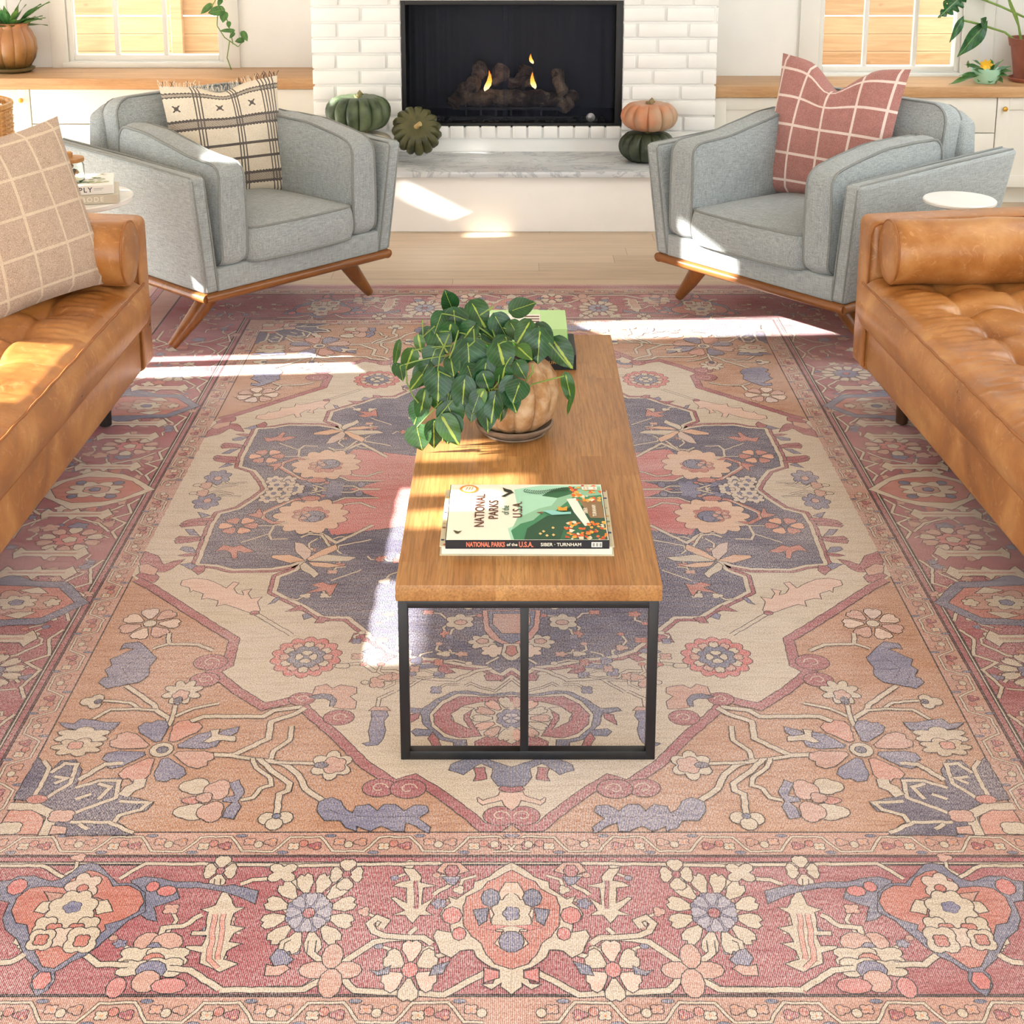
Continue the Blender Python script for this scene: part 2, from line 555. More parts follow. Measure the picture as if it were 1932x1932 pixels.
# pink petal and slate hook growing from the frame
P(pink, cD, [(270, 790), (290, 745), (350, 730), (385, 755), (430, 735), (520, 750), (520, 780), (480, 800), (520, 830), (510, 870), (450, 870), (390, 860), (405, 815), (370, 790), (320, 785)])
P(blue, cD, [(255, 800), (320, 785), (375, 790), (405, 820), (395, 850), (370, 855), (375, 825), (345, 810), (290, 812)])
# ---- medallion outline (navy), half: from far centre to near axis. E and D crops
med = [cE((790, 935)), cE((700, 1010)), cE((580, 1085)), cE((440, 1120)), cE((395, 1190)), cE((340, 1330)), cE((280, 1490)),
       cE((420, 1500)), cE((540, 1530)), cE((820, 1525)), cE((960, 1500)), cE((1060, 1460)), cE((1000, 1530)), cE((870, 1580)), cE((840, 1690)),
       cE((960, 1750)), cD((230, 290)), cD((330, 350)), cD((470, 350)), cD((560, 420)), cD((700, 540)), cD((790, 570)),
       cD((1000, 595)), cD((1120, 620)), cD((1260, 635)), cD((1340, 680)), cD((1403, 640))]
med[0] = (med[0][0], 0); med[-1] = (0, med[-1][1])
medp = med + [(0, 0)]
V(None, med, .030, red)
P(navy, None, medp, 0)
V(None, med, .013, cream, .0015)
def inner_off(pts, dx, dy): return [(x+dx, y+dy) for x, y in pts]
# red arms and slate leaves on the outside of the medallion
for (p, cl) in (([(400, 1150), (280, 1155), (200, 1170), (160, 1195), (215, 1195), (300, 1175), (395, 1170)], red),
                ([(330, 1285), (240, 1290), (150, 1285), (120, 1305), (180, 1320), (250, 1305), (320, 1305)], red),
                ([(370, 1135), (310, 1150), (285, 1110), (330, 1120)], slate), ([(290, 1280), (230, 1275), (195, 1235), (250, 1235)], slate),
                ([(270, 1400), (210, 1400), (155, 1380), (175, 1362), (240, 1365)], slate), ([(270, 1405), (190, 1415), (145, 1425), (190, 1432), (265, 1425)], red),
                ([(300, 1510), (230, 1525), (160, 1490), (230, 1480)], slate), ([(330, 1500), (330, 1535), (285, 1565), (240, 1530), (265, 1505)], red),
                ([(560, 730), (470, 725), (400, 705), (425, 695), (490, 702), (560, 705)], red), ([(600, 640), (520, 625), (455, 620), (480, 605), (560, 610), (610, 620)], red)):
    P(cl, cE, p)
for (p, cl) in (([(85, 240), (55, 265), (20, 275), (50, 248), (70, 235)], slate), ([(190, 310), (120, 315), (200, 280), (250, 315)], red),
                ([(240, 325), (270, 345), (225, 360), (215, 335)], slate), ([(330, 380), (285, 380), (310, 345), (365, 355)], red),
                ([(480, 490), (510, 440), (555, 440), (600, 490), (530, 480)], red), ([(555, 545), (600, 560), (680, 545), (650, 525), (590, 530)], slate),
                ([(640, 590), (690, 600), (740, 570), (700, 560)], red), ([(830, 650), (840, 620), (960, 610), (990, 635), (900, 640)], slate),
                ([(1000, 610), (985, 650), (1020, 672), (1080, 665), (1060, 650), (1030, 645), (1110, 625)], red),
                ([(1250, 680), (1290, 670), (1370, 690), (1330, 710), (1265, 708)], red)):
    P(cl, cD, p)

# ---- cream ground motifs
# red rosette
ell(cD, (235, 575), .073, .080, '#c8504c', lobes=14, ld=.10)
petals(cD, (235, 575), .058, .064, 12, [pink, cream], .55)
ell(cD, (235, 575), .043, .047, blue, lobes=8, ld=.14)
petals(cD, (235, 575), .024, .026, 4, [cream], .3)
ell(cD, (235, 575), .007, .007, '#30406e', 8, 0)
# feather leaf, with stem to the rosette
V(cC, [(1450, 475), (1660, 600)], .012, cream)
P('#d9b6a4', cC, [(1030, 315), (1040, 290), (1100, 278), (1180, 285), (1240, 310), (1290, 335), (1330, 300), (1360, 305), (1330, 335), (1350, 365),
   (1390, 375), (1380, 350), (1430, 340), (1410, 365), (1430, 395), (1490, 385), (1465, 410), (1480, 460), (1450, 480), (1330, 440),
   (1280, 425), (1235, 435), (1245, 405), (1180, 390), (1150, 395), (1160, 365), (1100, 345), (1085, 355), (1080, 330), (1040, 320)])
ell(cC, (1450, 475), .011, .010, red, 10)
# small pair of blossoms beside the guard (far and near alike)
V(cE, [(600, 995), (450, 985), (350, 975)], .007, cream); V(cE, [(540, 980), (440, 930), (380, 905)], .009, cream)
V(cE, [(470, 985), (360, 1030)], .006, cream)
ell(cE, (430, 855), .037, .050, slate, lobes=7, ld=.22); ell(cE, (430, 862), .012, .016, pink, 8)
ell(cE, (318, 970), .018, .024, pink, lobes=3, ld=.2); ell(cE, (250, 972), .012, .010, cream, 8)
# slate torch on cream by the axis palmette
V(cD, [(740, 770), (650, 810), (640, 860)], .008, cream)
P(slate, cD, [(610, 880), (690, 880), (700, 910), (675, 940), (685, 990), (670, 1040), (640, 1075), (580, 1080), (560, 1068), (600, 1060), (590, 1000), (610, 930)])
P(pink, cD, [(595, 880), (620, 860), (690, 860), (710, 880)])
V(cD, [(470, 620), (560, 610), (620, 655), (740, 655), (800, 690), (1085, 708), (1200, 655), (1290, 640)], .011, cream)
ell(cD, (640, 720), .018, .023, pink, lobes=4, ld=.25); ell(cD, (570, 720), .009, .008, cream, 8)
V(cD, [(665, 710), (880, 706), (760, 775)], .007, cream)
ell(cD, (440, 625), .018, .010, cream, lobes=4)
V(cD, [(1140, 740), (1170, 725), (1230, 750), (1310, 770), (1345, 745), (1403, 700)], .006, cream)
# ---- axis palmette on cream
P(blue, cD, [(1403, 775), (1280, 790), (1150, 768), (1080, 772), (980, 815), (900, 870), (800, 865), (780, 880), (890, 900), (905, 960), (940, 990),
   (860, 985), (835, 1000), (860, 1025), (960, 1020), (1000, 1045), (1075, 1060), (1080, 1110), (1150, 1150), (1060, 1190), (1050, 1220), (1130, 1245), (1180, 1210),
   (1230, 1180), (1300, 1210), (1290, 1260), (1330, 1310), (1403, 1320)])
P(cream, cD, [(1403, 790), (1290, 800), (1100, 785), (1010, 825), (940, 900), (950, 970), (1020, 1030), (1090, 1045), (1150, 1045), (1155, 1090), (1200, 1140), (1280, 1160), (1403, 1200)])
P(red, cD, [(1403, 800), (1280, 805), (1110, 800), (1020, 845), (960, 905), (970, 960), (1030, 1010), (1110, 1035), (1230, 1025), (1190, 970), (1160, 920), (1180, 870), (1120, 900), (1060, 940), (1060, 900), (1120, 855), (1230, 830), (1403, 830)])
P(cream, cD, [(1120, 860), (1190, 868), (1130, 905), (1130, 935), (1170, 985), (1080, 945), (1060, 900)])
P(red, cD, [(1195, 1060), (1260, 1030), (1330, 1035), (1403, 1075), (1403, 1130), (1290, 1140), (1210, 1110)])
petals(None, (0, cD((1403, 925))[1]), .079, .080, 14, [pink, cream, '#dba08a'], .5)
ell(None, (0, cD((1403, 925))[1]), .032, .036, slate, lobes=8, ld=.12)
petals(None, (0, cD((1403, 925))[1]), .018, .018, 6, ['#b9b3bd'], .3)
P(red, cD, [(930, 1040), (955, 1005), (985, 1040), (1000, 1080), (985, 1110), (930, 1108), (960, 1090)])
P(red, cD, [(805, 960), (825, 905), (880, 895), (870, 925)])
P(red, cD, [(1190, 1210), (1250, 1205), (1260, 1270), (1190, 1280), (1205, 1250)])
P(red, cD, [(1330, 1330), (1350, 1312), (1403, 1320), (1403, 1352)])
P('#d9b6a4', cD, [(1210, 1375), (1240, 1395), (1330, 1365), (1340, 1345), (1403, 1350), (1403, 1450), (1365, 1420), (1350, 1390), (1240, 1418), (1215, 1400)])

# ---- sand coloured corner: flowers and branches (C, A, B crops)
petals(cC, (855, 535), .068, .070, 7, ['#d8bba8', pink, '#cdb6ae', '#d8bba8', pink], .32); ell(cC, (855, 535), .016, .016, cream, 10)
V(cC, [(965, 590), (960, 650), (1130, 655), (1215, 690)], .011, cream); V(cC, [(960, 650), (870, 680)], .009, cream)
P(slate, cC, [(690, 680), (710, 650), (790, 640), (840, 680), (890, 730), (850, 780), (845, 830), (790, 870), (720, 880), (610, 905), (565, 870), (590, 845), (620, 840),
   (600, 800), (640, 775), (630, 740), (680, 720), (720, 700), (770, 680), (720, 672)])
V(cC, [(740, 860), (700, 790), (800, 720)], .003, navy, 0); V(cC, [(660, 880), (640, 820)], .003, navy, 0); V(cC, [(700, 790), (760, 800), (830, 790)], .003, navy, 0)
ell(cC, (1040, 925), .040, .044, cream, lobes=8, ld=.3); ell(cC, (1030, 945), .018, .022, pink, lobes=5); ell(cC, (1015, 975), .009, .016, navy, 8)
V(cC, [(720, 890), (880, 1000), (890, 1030), (965, 1075), (960, 1120)], .013, cream)
V(cC, [(590, 975), (740, 985), (800, 1025), (890, 1030)], .009, cream); V(cC, [(530, 1080), (630, 1025), (800, 1022)], .009, cream)
ell(cC, (530, 980), .024, .026, cream, lobes=3, ld=.35); ell(cC, (560, 980), .008, .009, navy, 8)
V(cC, [(1000, 1000), (985, 1060), (965, 1110)], .010, cream); V(cC, [(1250, 990), (1100, 1020), (1000, 1065)], .009, cream)
V(cC, [(1060, 1105), (1160, 1065), (1500, 1065), (1560, 1030), (1720, 1010)], .014, cream)
V(cC, [(1160, 1280), (1330, 1285), (1530, 1190), (1545, 1095), (1680, 1050), (1740, 1015)], .014, cream)
V(cC, [(1330, 1290), (1450, 1310), (1540, 1320), (1560, 1260), (1650, 1200), (1660, 1120)], .011, cream)
# big eight-petal flower
petals(cC, (920, 1255), .112, .106, 8, [slate, '#c9826c', slate, pink], .30, ph=.5)
ell(cC, (920, 1255), .025, .026, cream, 12); ell(cC, (925, 1255), .012, .012, navy, 8)
P(cream, cC, [(1160, 1210), (1205, 1180), (1200, 1145), (1250, 1140), (1240, 1165), (1340, 1180), (1340, 1205), (1240, 1200), (1190, 1215)])
P(slate, cC, [(1250, 1165), (1270, 1145), (1360, 1125), (1350, 1155), (1310, 1175)])
# blossom near side guard
P(slate, cC, [(340, 1100), (420, 1110), (460, 1080), (520, 1085), (600, 1100), (680, 1100), (640, 1140), (560, 1150), (490, 1145), (380, 1130)])
ell(cC, (470, 1175), .056, .030, cream, lobes=6, ld=.25); ell(cC, (440, 1240), .050, .030, tan, lobes=7, ld=.25); ell(cC, (430, 1230), .016, .014, '#c9826c', lobes=4)
# navy corner palmette
P(navy, cA, [(215, 90), (250, 130), (270, 185), (350, 110), (430, 105), (465, 160), (430, 265), (560, 215), (690, 210), (680, 310), (800, 330), (870, 350), (830, 395),
   (700, 410), (660, 460), (700, 480), (760, 530), (380, 535), (380, 500), (300, 470), (240, 400), (180, 340), (80, 330)])
for pts in ([(250, 110), (280, 150), (230, 260), (180, 330)], [(290, 180), (370, 125), (440, 130), (400, 240), (270, 320)],
            [(430, 265), (560, 225), (680, 225), (660, 320), (390, 420)], [(560, 240), (630, 260), (560, 330)], [(400, 460), (620, 460), (760, 520)],
            [(680, 340), (850, 350), (800, 390), (680, 420), (650, 460)], [(310, 200), (380, 210), (310, 240)], [(430, 330), (520, 300)], [(450, 470), (500, 500)]):
    V(cA, pts, .010, cream, .0015)
P('#c77f68', cA, [(60, 390), (200, 390), (245, 440), (230, 530), (5, 530), (10, 470)])
V(cA, [(50, 370), (200, 370), (300, 420), (280, 470), (250, 535)], .020, cream)
ell(cA, (50, 495), .026, .020, cream, lobes=4)
ell(cA, (210, 330), .022, .014, orange, 8); ell(cA, (350, 425), .026, .020, pink, 8, lobes=4); P(pink, cA, [(300, 480), (380, 490), (370, 525), (280, 530)])
V(cA, [(450, 220), (600, 130), (700, 125)], .013, cream)
V(cA, [(800, 215), (790, 250), (740, 270), (700, 310)], .022, cream)
# white four lobed with slate bow
for (x, y, a, b, cl) in ((1110, 255, .030, .026, cream), (1090, 400, .034, .026, cream), (1240, 275, .026, .032, pink), (1200, 400, .026, .032, pink), (1090, 335, .018, .012, orange), (1165, 320, .016, .016, gpink)):
    ell(cA, (x, y), a, b, cl, lobes=3, ld=.15)
P(slate, cA, [(1310, 240), (1360, 220), (1390, 290), (1350, 340), (1370, 370), (1330, 440), (1270, 430), (1290, 380), (1330, 345), (1270, 340), (1280, 320), (1340, 310)])
V(cA, [(1370, 335), (1440, 320), (1480, 270), (1545, 250), (1540, 210), (1460, 150), (1440, 95)], .010, cream)
V(cA, [(1480, 100), (1550, 170), (1650, 240), (1640, 280), (1590, 300), (1575, 420)], .013, cream)
V(cA, [(1530, 110), (1620, 130), (1700, 190), (1740, 270), (1840, 340)], .014, cream)
V(cA, [(1560, 120), (1790, 125)], .010, cream)
for (x, y) in ((1520, 440), (1620, 435), (1560, 470)): ell(cA, (x, y), .017, .019, cream, 10)
ell(cA, (1575, 425), .008, .008, blue, 8)
ell(cB, (380, 135), .040, .046, cream, lobes=6, ld=.25); ell(cB, (390, 135), .026, .028, pink, lobes=5); ell(cB, (320, 135), .015, .010, navy, 8)
# long slate leaf by the guard
P(slate, cB, [(300, 400), (310, 345), (380, 320), (430, 340), (460, 390), (500, 410), (520, 370), (590, 360), (640, 400), (680, 360), (740, 360), (790, 400), (850, 365), (920, 370), (930, 400), (870, 440),
   (940, 490), (930, 520), (860, 480), (800, 460), (790, 510), (730, 510), (660, 480), (600, 510), (520, 480), (520, 510), (460, 490), (430, 450), (340, 450)])
V(cB, [(340, 380), (450, 420), (600, 430), (860, 430)], .003, navy, 0)

# ---- inside the medallion (E, V, D crops)
wine = '#c65a56'
for k in range(70):
    u_, v_ = rf.uniform(-.62, -.05), rf.uniform(-1.02, -.02)
    if abs(u_) > .60-.1*abs(v_) or (v_ < -.62 and u_ < -.34): continue
    sprig(u_, v_, .9, (orange, cream, pink, slate, orange))
# red star body around the centre
P(wine, None, [(0, 0), (cV((420, 1000))[0], 0), cV((160, 1160)), cV((480, 1160)), cV((620, 1220)), cV((540, 1300)), cV((640, 1440)), cV((560, 1500)), (cV((230, 1400))[0]*.8, cV((230, 1420))[1]), (0, cV((230, 1500))[1])])
P(wine, cV, [(230, 1250), (330, 1240), (540, 1260), (560, 1360), (640, 1440), (600, 1500), (400, 1400), (230, 1400)], 0)
V(cV, [(170, 1160), (480, 1160), (610, 1205)], .009, cream); V(cV, [(200, 1250), (250, 1240), (330, 1205), (460, 1215), (580, 1250)], .009, cream)
V(cV, [(160, 1085), (350, 1085), (420, 1110), (560, 1110), (680, 1090), (800, 1120)], .008, cream)
V(cV, [(225, 1410), (560, 1570), (700, 1480), (690, 1530)], .013, cream); V(cV, [(240, 1540), (540, 1600)], .008, cream)
V(cV, [(620, 1600), (690, 1500), (800, 1490), (880, 1520)], .009, cream); V(cV, [(770, 1480), (930, 1470)], .008, cream)
ell(cV, (590, 1110), .030, .034, slate, lobes=5, ld=.3, o=.001)
ell(cV, (330, 1040), .012, .020, slate, 8)
# peach blossoms on navy
ell(cV, (790, 1325), .094, .102, '#d9b294', lobes=13, ld=.12); ell(cV, (790, 1310), .052, .050, orange, lobes=8, o=.001); ell(cV, (770, 1330), .036, .038, blue, 10); ell(cV, (760, 1350), .018, .020, slate, lobes=5)
petals(cV, (870, 1320), .022, .026, 5, [pink], .3, o=.001)
# orange hook
V(cV, [(800, 1165), (930, 1175), (1100, 1240), (1210, 1290), (1230, 1340), (1140, 1390), (1030, 1385)], .014, orange); V(cV, [(950, 1180), (1100, 1250), (1240, 1310), (1230, 1350)], .006, cream, 0)
ell(cV, (790, 1165), .030, .018, orange, 10); P(orange, cV, [(1230, 1310), (1260, 1250), (1290, 1300), (1370, 1315), (1300, 1335), (1250, 1345)])
# branch with orange florets
V(cV, [(1000, 1380), (1130, 1415), (1170, 1500), (1150, 1540), (1000, 1535)], .008, cream, .001); V(cV, [(1140, 1415), (1370, 1415)], .006, cream, .001); V(cV, [(1175, 1490), (1430, 1570)], .006, cream, .001)
petals(cV, (1450, 1415), .052, .050, 6, [orange, '#dd9a74'], .3); ell(cV, (1450, 1415), .010, .012, navy, 8)
P(orange, cE, [(410, 1395), (470, 1350), (540, 1365), (600, 1350), (690, 1395), (620, 1405), (570, 1390), (570, 1440), (540, 1450), (520, 1400), (480, 1385)])
# cluster at the waist
for (x, y) in ((1000, 1000), (930, 1070), (1040, 1120), (1120, 1000), (1130, 1120)):
    ell(cV, (x, y), .026, .030, '#cfbfae', lobes=6, ld=.25); ell(cV, (x, y), .008, .010, slate, 6, .001)
# lily leaves at the shoulder
for pts, cl in (([(1060, 1460), (1000, 1400), (990, 1330), (1050, 1340), (1110, 1390), (1100, 1440)], '#cbb0a2'),
                ([(1060, 1460), (960, 1480), (820, 1440), (830, 1425), (950, 1420), (1010, 1440)], '#d8a57c'),
                ([(1080, 1450), (1180, 1390), (1290, 1345), (1300, 1380), (1190, 1435), (1100, 1470)], '#d8a57c'),
                ([(1090, 1465), (1220, 1420), (1440, 1440), (1380, 1465), (1200, 1470)], cream),
                ([(1090, 1475), (1220, 1480), (1330, 1500), (1230, 1515), (1120, 1500)], '#d8a57c'),
                ([(1060, 1475), (1120, 1520), (1165, 1560), (1130, 1590), (1100, 1560), (1040, 1530), (1030, 1500)], cream)):
    P(cl, cE, pts)
# lower lobe of the medallion: orange sprig, blossoms, axis teardrop
P(orange, cT, [(590, 1630), (640, 1640), (700, 1620), (780, 1640), (720, 1660), (820, 1700), (740, 1690), (680, 1680), (650, 1720), (620, 1680)])
V(cT, [(420, 1530), (640, 1610)], .006, cream, .001)
ell(cD, (1110, 375), .034, .036, cream, lobes=6, ld=.2); ell(cD, (1115, 378), .016, .012, pink, 8)
ell(cD, (1240, 490), .032, .032, cream, lobes=7, ld=.25); ell(cD, (1240, 485), .014, .012, pink, lobes=5)
ell(cD, (1300, 540), .028, .026, '#dcc4b0', lobes=6, ld=.25)
P('#c98574', cD, [(1403, 310), (1240, 310), (1250, 420), (1290, 470), (1350, 500), (1403, 530)])
P(blue, cD, [(1403, 315), (1270, 315), (1280, 400), (1340, 470), (1403, 500)])
P(pink, cD, [(1403, 330), (1300, 330), (1300, 390), (1350, 440), (1403, 440)])
P(cream, cD, [(1403, 500), (1360, 500), (1345, 560), (1380, 590), (1403, 595)]); P(orange, cD, [(1403, 510), (1380, 515), (1370, 550), (1403, 572)])
V(cD, [(1260, 615), (1330, 575)], .007, cream)
# centre rosette
ell(None, (0, 0), .15, .19, '#cfc0b0', lobes=12, ld=.12); ell(None, (0, 0), .10, .13, slate, lobes=8, ld=.15); petals(None, (0, 0), .075, .10, 8, [cream, pink], .35)
for a in (.30, .62): ell(None, (-.10, -a), .040, .050, '#cfc0b0', lobes=6, ld=.2)
P('#93a2ae', None, [(-.20, -.05), (-.26, -.09), (-.22, -.15), (-.16, -.11)]); ell(None, (-.135, -.12), .028, .030, pink, lobes=5, ld=.2)

# ---- red main border, near side (A, B, U crops)
ln = .009
V(cB, [(0, 705), (160, 705), (1000, 690)], ln, cream)
V(cA, [(1640, 735), (1560, 690)], ln, cream); V(cA, [(680, 780), (830, 693), (1580, 700)], ln, cream)
V(cB, [(170, 705), (110, 745), (60, 770)], .013, cream); V(cB, [(50, 700), (110, 755), (210, 835)], .012, cream)
V(cA, [(1370, 810), (1440, 785), (1580, 775), (1620, 745)], .010, cream); ell(cB, (100, 745), .026, .026, cream, lobes=4, ld=.4)
V(cB, [(480, 740), (430, 800), (360, 860)], .010, cream)
V(cA, [(0, 705), (240, 705), (360, 770)], ln, cream)
# cream daisy with slate heart
petals(cB, (250, 970), .078, .098, 12, [cream], .5, ph=.5); ell(cB, (250, 970), .040, .050, slate, lobes=8, ld=.15)
petals(cB, (250, 970), .038, .047, 8, ['#9a9ab0'], .35, o=.001); ell(cB, (250, 975), .011, .013, red, 8)
V(cB, [(270, 1130), (260, 1200), (380, 1290), (510, 1415), (700, 1425), (1020, 1440), (1260, 1310)], .013, cream)
V(cB, [(0, 1410), (210, 1410), (380, 1300), (620, 1140), (760, 1120), (900, 1115)], .013, cream)
V(cA, [(1250, 1415), (1730, 1410), (1900, 1310)], .013, cream)
for (x, y, a, b) in ((290, 1300, .030, .020), (465, 1300, .026, .020), (385, 1220, .018, .030), (370, 1375, .020, .034)): ell(cB, (x, y), a, b, pink, 10)
# slate tulip
P(slate, cB, [(30, 1230), (70, 1180), (110, 1190), (160, 1240), (100, 1290), (50, 1270)]); P(pink, cB, [(0, 1330), (10, 1270), (50, 1280), (110, 1270), (140, 1290), (80, 1330)])
V(cB, [(90, 1180), (100, 1140), (140, 1120)], .008, cream)
# small cross blossoms along the top
for c, p in ((cA, (1255, 735)), (cB, (465, 755))):
    petals(c, p, .028, .040, 4, [cream], .2); ell(c, p, .008, .010, red, 6)
V(cA, [(1240, 780), (1240, 830)], .010, cream)
# cream feather pillar
P(cream, cA, [(1265, 860), (1290, 850), (1340, 945), (1390, 945), (1330, 975), (1310, 1045), (1390, 1060), (1330, 1090), (1300, 1140), (1370, 1150), (1290, 1190), (1270, 1240), (1350, 1265), (1250, 1310), (1140, 1260), (1150, 1200), (1060, 1180), (1060, 1165), (1150, 1165),
   (1180, 1100), (1090, 1100), (1095, 1080), (1170, 1080), (1190, 970), (1150, 955), (1230, 930)])
V(cA, [(1225, 980), (1190, 1240), (1240, 1290)], .010, '#cf8c7c', .001); V(cA, [(1275, 980), (1240, 1240)], .009, '#cf8c7c', .001)
V(cA, [(1150, 985), (1040, 1050), (930, 1060), (915, 1110), (950, 1140)], .011, cream)
# second feather pillar, by the central medallion
P(cream, cB, [(790, 720), (850, 725), (890, 770), (880, 800), (970, 820), (900, 830), (890, 930), (960, 890), (910, 960), (950, 985), (880, 985), (840, 1030), (800, 985), (730, 985), (800, 960), (720, 890), (740, 885), (810, 920), (810, 830), (735, 820), (770, 800), (830, 790)])
V(cB, [(860, 790), (860, 950)], .007, red, .001)
V(cB, [(1060, 810), (960, 870)], .009, cream); P(slate, cB, [(1010, 770), (1060, 760), (1110, 770), (1080, 815), (1050, 810)]); P(pink, cB, [(980, 735), (1020, 690), (1110, 690), (1160, 735), (1060, 765)])
ell(cB, (1065, 735), .014, .018, red, 6)
# cream half palmette
for (x, y, a, b, cl) in ((840, 1145, .024, .026, pink), (950, 1145, .028, .026, pink), (870, 1190, .014, .020, slate), (790, 1225, .036, .024, cream), (950, 1225, .040, .024, cream), (870, 1250, .020, .020, orange),
                         (770, 1290, .034, .020, cream), (930, 1285, .034, .024, cream), (860, 1300, .026, .022, slate), (830, 1365, .024, .026, pink), (660, 1400, .016, .024, '#c26a68'), (960, 1390, .030, .018, '#c26a68')):
    ell(cA, (x, y), a, b, cl, 10, lobes=4 if cl == cream else 0, ld=.25)
V(cA, [(490, 1215), (560, 1270), (730, 1270)], .013, cream); V(cA, [(960, 1290), (1080, 1300), (1250, 1410)], .013, cream)
# spiral stem and white flower
V(cB, [(660, 1060), (690, 1020), (640, 1000), (595, 1035), (620, 1080), (680, 1105), (900, 1115), (950, 1150)], .013, cream)
V(cB, [(860, 1060), (820, 1095)], .009, cream); V(cB, [(1060, 1200), (900, 1240)], .010, cream)
petals(cB, (825, 1300), .046, .066, 6, [cream, '#dcbcaa'], .3, ph=.5); ell(cB, (825, 1300), .014, .018, wine, 8)
P(blue, cB, [(600, 1300), (640, 1310), (710, 1280), (700, 1320), (640, 1330)]); P(blue, cB, [(940, 1330), (960, 1280), (1050, 1255), (1010, 1320)])
# central lobed medallion
P(cream, cB, [(1403, 690), (1330, 730), (1280, 770), (1195, 800), (1190, 835), (1150, 860), (1090, 900), (1045, 885), (1060, 920), (1020, 950), (1000, 985), (1010, 1010), (1060, 1030), (1065, 1090), (980, 1075), (960, 1110), (1000, 1200), (1060, 1230), (1110, 1190), (1190, 1185), (1205, 1225), (1250, 1260),
   (1290, 1285), (1340, 1300), (1300, 1380), (1240, 1385), (1290, 1410), (1350, 1370), (1345, 1395), (1403, 1440)])
P(orange, cB, [(1403, 735), (1330, 775), (1270, 800), (1240, 840), (1150, 885), (1130, 940), (1135, 1050), (1180, 1110), (1235, 1150), (1265, 1215), (1310, 1265), (1360, 1280), (1403, 1295)])
P('#d7b9a2', cB, [(1403, 805), (1370, 805), (1340, 850), (1330, 930), (1280, 960), (1290, 1030), (1320, 1080), (1360, 1080), (1310, 1150), (1350, 1180), (1403, 1195)])
ell(None, (0, cB((1403, 985))[1]), .036, .052, cream, lobes=6, ld=.15); ell(None, (0, cB((1403, 980))[1]), .014, .018, slate, lobes=5); ell(None, (0, cB((1403, 1140))[1]), .022, .026, slate, 10)
P(blue, cB, [(1190, 960), (1270, 950), (1260, 1020), (1220, 1045)]); ell(cB, (1285, 890), .017, .024, blue, 8); ell(cB, (1065, 990), .018, .022, wine, 8); ell(cB, (1105, 1095), .012, .016, wine, 8); P(wine, cB, [(1250, 1290), (1330, 1310), (1330, 1345), (1250, 1370)])
P(wine, None, [(0, cB((1403, 1050))[1]), (-.03, cB((1403, 1045))[1]), (-.05, cB((1403, 1060))[1]), (-.03, cB((1403, 1075))[1])], .001)
# ---- blue bordered heart palmette (U crop) and its mate arms
BH = '#5c6488'
P(BH, cA, [(750, 790), (820, 770), (920, 780), (1000, 800), (1130, 800), (1270, 825), (1330, 815), (1470, 850), (1450, 920), (1330, 870), (1270, 850), (1150, 830), (1000, 830), (1020, 890), (940, 920), (870, 940), (890, 1020), (840, 1010), (800, 980)])
P(BH, cU, [(890, 360), (960, 370), (1020, 430), (1100, 510), (1150, 560), (1300, 560), (1420, 650), (1420, 830), (1250, 920), (1150, 1010), (1060, 1080), (960, 1170), (820, 1270), (700, 1320), (600, 1390), (530, 1420), (530, 1510), (460, 1600), (360, 1660), (300, 1560), (330, 1460), (390, 1410),
   (260, 1290), (170, 1100), (60, 1010), (30, 900), (100, 740), (0, 720), (0, 540), (100, 530), (180, 490), (330, 485), (500, 540), (600, 520), (700, 460), (790, 380)])
P(orange, cU, [(870, 430), (960, 450), (1050, 500), (1100, 590), (1260, 580), (1370, 640), (1405, 740), (1350, 830), (1200, 910), (1020, 960), (1030, 1010), (960, 1060), (870, 1050), (890, 1110), (860, 1190), (760, 1230), (660, 1300), (530, 1385), (420, 1370), (350, 1240), (340, 1140),
   (290, 1050), (270, 960), (160, 940), (115, 820), (170, 700), (290, 610), (430, 590), (620, 600), (700, 520)])
ell(cU, (815, 585), .030, .034, '#cdb8a8', lobes=5, ld=.25); ell(cU, (810, 605), .010, .010, orange, 8)
P(gpink, cU, [(440, 640), (500, 650), (700, 680), (880, 690), (1000, 720), (880, 860), (760, 1000), (580, 960), (480, 860), (500, 760)])
P(cream, cU, [(340, 830), (420, 740), (520, 735), (500, 800), (430, 850)]); P(cream, cU, [(930, 740), (1050, 720), (1100, 830), (950, 860)])
ell(cU, (700, 820), .044, .052, cream, lobes=8, ld=.12); ell(cU, (710, 790), .016, .015, slate, lobes=5, o=.001)
for (x, y, r, cl) in ((440, 970, .020, cream), (860, 970, .020, cream), (520, 1010, .014, orange), (740, 1010, .014, orange), (600, 1085, .022, '#cdb8a8'), (400, 1110, .024, cream), (800, 1110, .030, cream), (400, 1110, .012, orange), (800, 1120, .013, orange)): ell(cU, (x, y), r, r*1.15, cl, 8, lobes=4, ld=.2)
ell(cU, (410, 1510), .016, .022, wine, 6); ell(cU, (170, 590), .018, .022, wine, 8)
ell(cA, (870, 825), .012, .014, wine, 8); ell(cA, (950, 850), .018, .014, wine, 8)
V(cA, [(0, 1260), (60, 1255), (140, 1210)], .013, cream)
